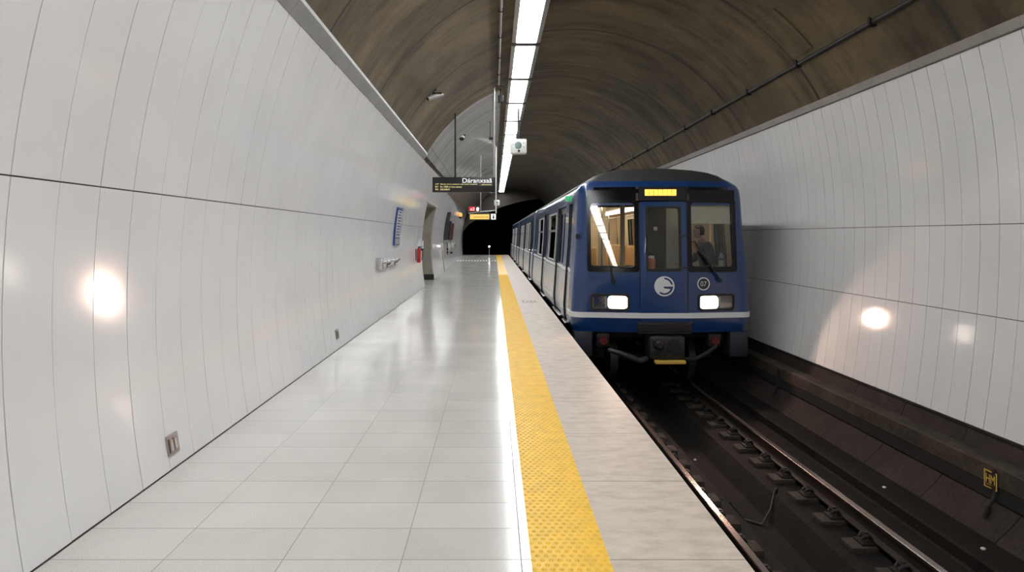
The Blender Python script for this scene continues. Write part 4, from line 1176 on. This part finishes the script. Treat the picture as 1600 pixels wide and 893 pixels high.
def hand(base, fwd, up):
    fwd = Vector(fwd).normalized(); up = Vector(up).normalized(); side = fwd.cross(up).normalized(); b = Vector(base)
    V = [b, b+fwd*.045, b+fwd*.085]; E = [(0,1),(1,2)]; R = [(.024,.03),(.034,.018),(.036,.016)]
    for k, L in enumerate((.068, .078, .072, .055)):
        o_ = b+fwd*.088+side*(.028-.019*k)
        i = len(V); V += [o_, o_+fwd*L*.45-up*.012, o_+fwd*L*.75-up*.036]; E += [(2, i), (i, i+1), (i+1, i+2)]; R += [.0095, .009, .008]
    i = len(V); V += [b+fwd*.035+side*.035, b+fwd*.065+side*.058-up*.012, b+fwd*.088+side*.062-up*.026]; E += [(1, i), (i, i+1), (i+1, i+2)]; R += [.012, .010, .009]
    return skin_mesh([tuple(v) for v in V], E, R, 1)
mbp.add(*hand(P_(-.24,-.095,1.47), (.15,.45,.8), (1,.2,-.2)))
mbp.add(*hand(P_(-.38,.19,1.07), (-1,0,-.05), (0,0,1)))
# head with face
hx, hy, hz = BX-.10, BY, BZ+1.665
bm = bmesh.new(); bmesh.ops.create_uvsphere(bm, u_segments=32, v_segments=24, radius=1)
for v in bm.verts:
    x, y, z = v.co
    X, Y, Z = x*.098, y*.075, z*.118
    if z < 0: X *= 1-.12*(-z); Y *= 1-.30*(-z); X -= .012*(-z)
    if x < -.6:
        fz = z
        nose = math.exp(-((fz+.05)/.16)**2-(y/.16)**2)*.026; brow = math.exp(-((fz-.28)/.12)**2-(y/.5)**2)*.006
        lips = math.exp(-((fz+.45)/.07)**2-(y/.28)**2)*.008; chin = math.exp(-((fz+.82)/.14)**2-(y/.3)**2)*.014
        eye = math.exp(-((fz-.12)/.09)**2-((abs(y)-.40)/.16)**2)*.009
        X -= nose+brow+lips+chin-eye
    v.co = (hx+X, hy+Y, hz+Z)
mbp.bm(bm)
for s in (-1, 1): mbp.ball((hx+.012, hy+s*.076, hz-.005), (.020, .010, .032))
body = obj('person', mbp, M['skin'], loc=(BX, BY, BZ), smooth=60)
tag(body, 'driver in dark jacket facing left, hand raised to the face, behind the windscreen', 'person')
mb = MB()
for s in (-1, 1): mb.ball((hx-.087, hy+s*.03, hz+.014), (.010, .012, .008))
obj('eyes', mb, M['black'], body)
bm = bmesh.new(); bmesh.ops.create_uvsphere(bm, u_segments=28, v_segments=20, radius=1)
for v in bm.verts:
    x, y, z = v.co; v.co = (hx+.010+x*.106, hy+y*.084, hz+.012+z*.122)
bmesh.ops.delete(bm, geom=[v for v in bm.verts if (v.co.z < hz+.055 and v.co.x < hx+.0) or v.co.z < hz-.07 or (v.co.x < hx-.07 and v.co.z < hz+.085)], context='VERTS')
mb = MB(); mb.bm(bm); obj('hair', mb, M['hair'], body, solid=.012)
Vj = [V[0], V[1], V[2], P_(-.02,0,1.455), V[13], V[14], V[15], V[17], V[18], V[19]]; Ej = [(0,1),(1,2),(2,3),(2,4),(4,5),(5,6),(2,7),(7,8),(8,9)]
mb = MB(); mb.add(*skin_mesh(Vj, Ej, [.185,.168,.180,.085,.082,.066,.052,.082,.066,.052])); obj('jacket', mb, M['jacket'], body, smooth=60)
mb = MB(); mb.tube([P_(-.10,0,1.36), P_(-.045,0,1.48)], [.05, .066], 16); obj('shirt_collar', mb, M['shirt'], body, smooth=60)
Vt = [V[0], V[5], V[6], V[7], V[9], V[10], V[11]]; Et = [(0,1),(1,2),(2,3),(0,4),(4,5),(5,6)]
mb = MB(); mb.add(*skin_mesh(Vt, Et, [.17,.10,.078,.062,.10,.078,.062])); obj('trousers', mb, M['trousers'], body, smooth=60)
mb = MB()
for k in (8, 12): x, y, z = V[k]; mb.ball((x+.06, y, BZ+.045), (.15, .055, .045))
obj('shoes', mb, M['black'], body)

# ------------------------------------------------------------------ lamps: the headlight beams
for sg in (-1, 1):
    L = bpy.data.lights.new('headlight_beam', 'SPOT'); L.energy = 95; L.spot_size = math.radians(96); L.spot_blend = .22; L.color = (1, .66, .52); L.shadow_soft_size = .10
    o = bpy.data.objects.new('headlight_beam', L); C.objects.link(o)
    p = FR(sg*.79, .46, .06); o.location = p
    o.rotation_euler = (Vector((XC+sg*.79+sg*1.75, 0, -3.1))-Vector(p)).to_track_quat('-Z', 'Y').to_euler()

# ------------------------------------------------------------------ world, camera, view
w = bpy.data.worlds.new('World'); bpy.context.scene.world = w; w.use_nodes = True
w.node_tree.nodes['Background'].inputs[0].default_value = (0, 0, 0, 1); w.node_tree.nodes['Background'].inputs[1].default_value = 0
cam = bpy.data.cameras.new('camera'); co = bpy.data.objects.new('camera', cam); C.objects.link(co)
co.location = (0, 0, EYE); co.rotation_euler = (PI/2, 0, 0)
cam.sensor_width = 36; cam.lens = 36*F/1600; cam.shift_x = 28/1600; cam.shift_y = -77.5/1600; cam.clip_start = .05
sc_ = bpy.context.scene; sc_.camera = co
vs = sc_.view_settings; vs.view_transform = 'Standard'; vs.look = 'None'; vs.gamma = 1; vs.use_curve_mapping = False; vs.exposure = 0.0
sc_.cycles.use_denoising = True; sc_.cycles.max_bounces = 10; sc_.cycles.diffuse_bounces = 6; sc_.cycles.transparent_max_bounces = 24
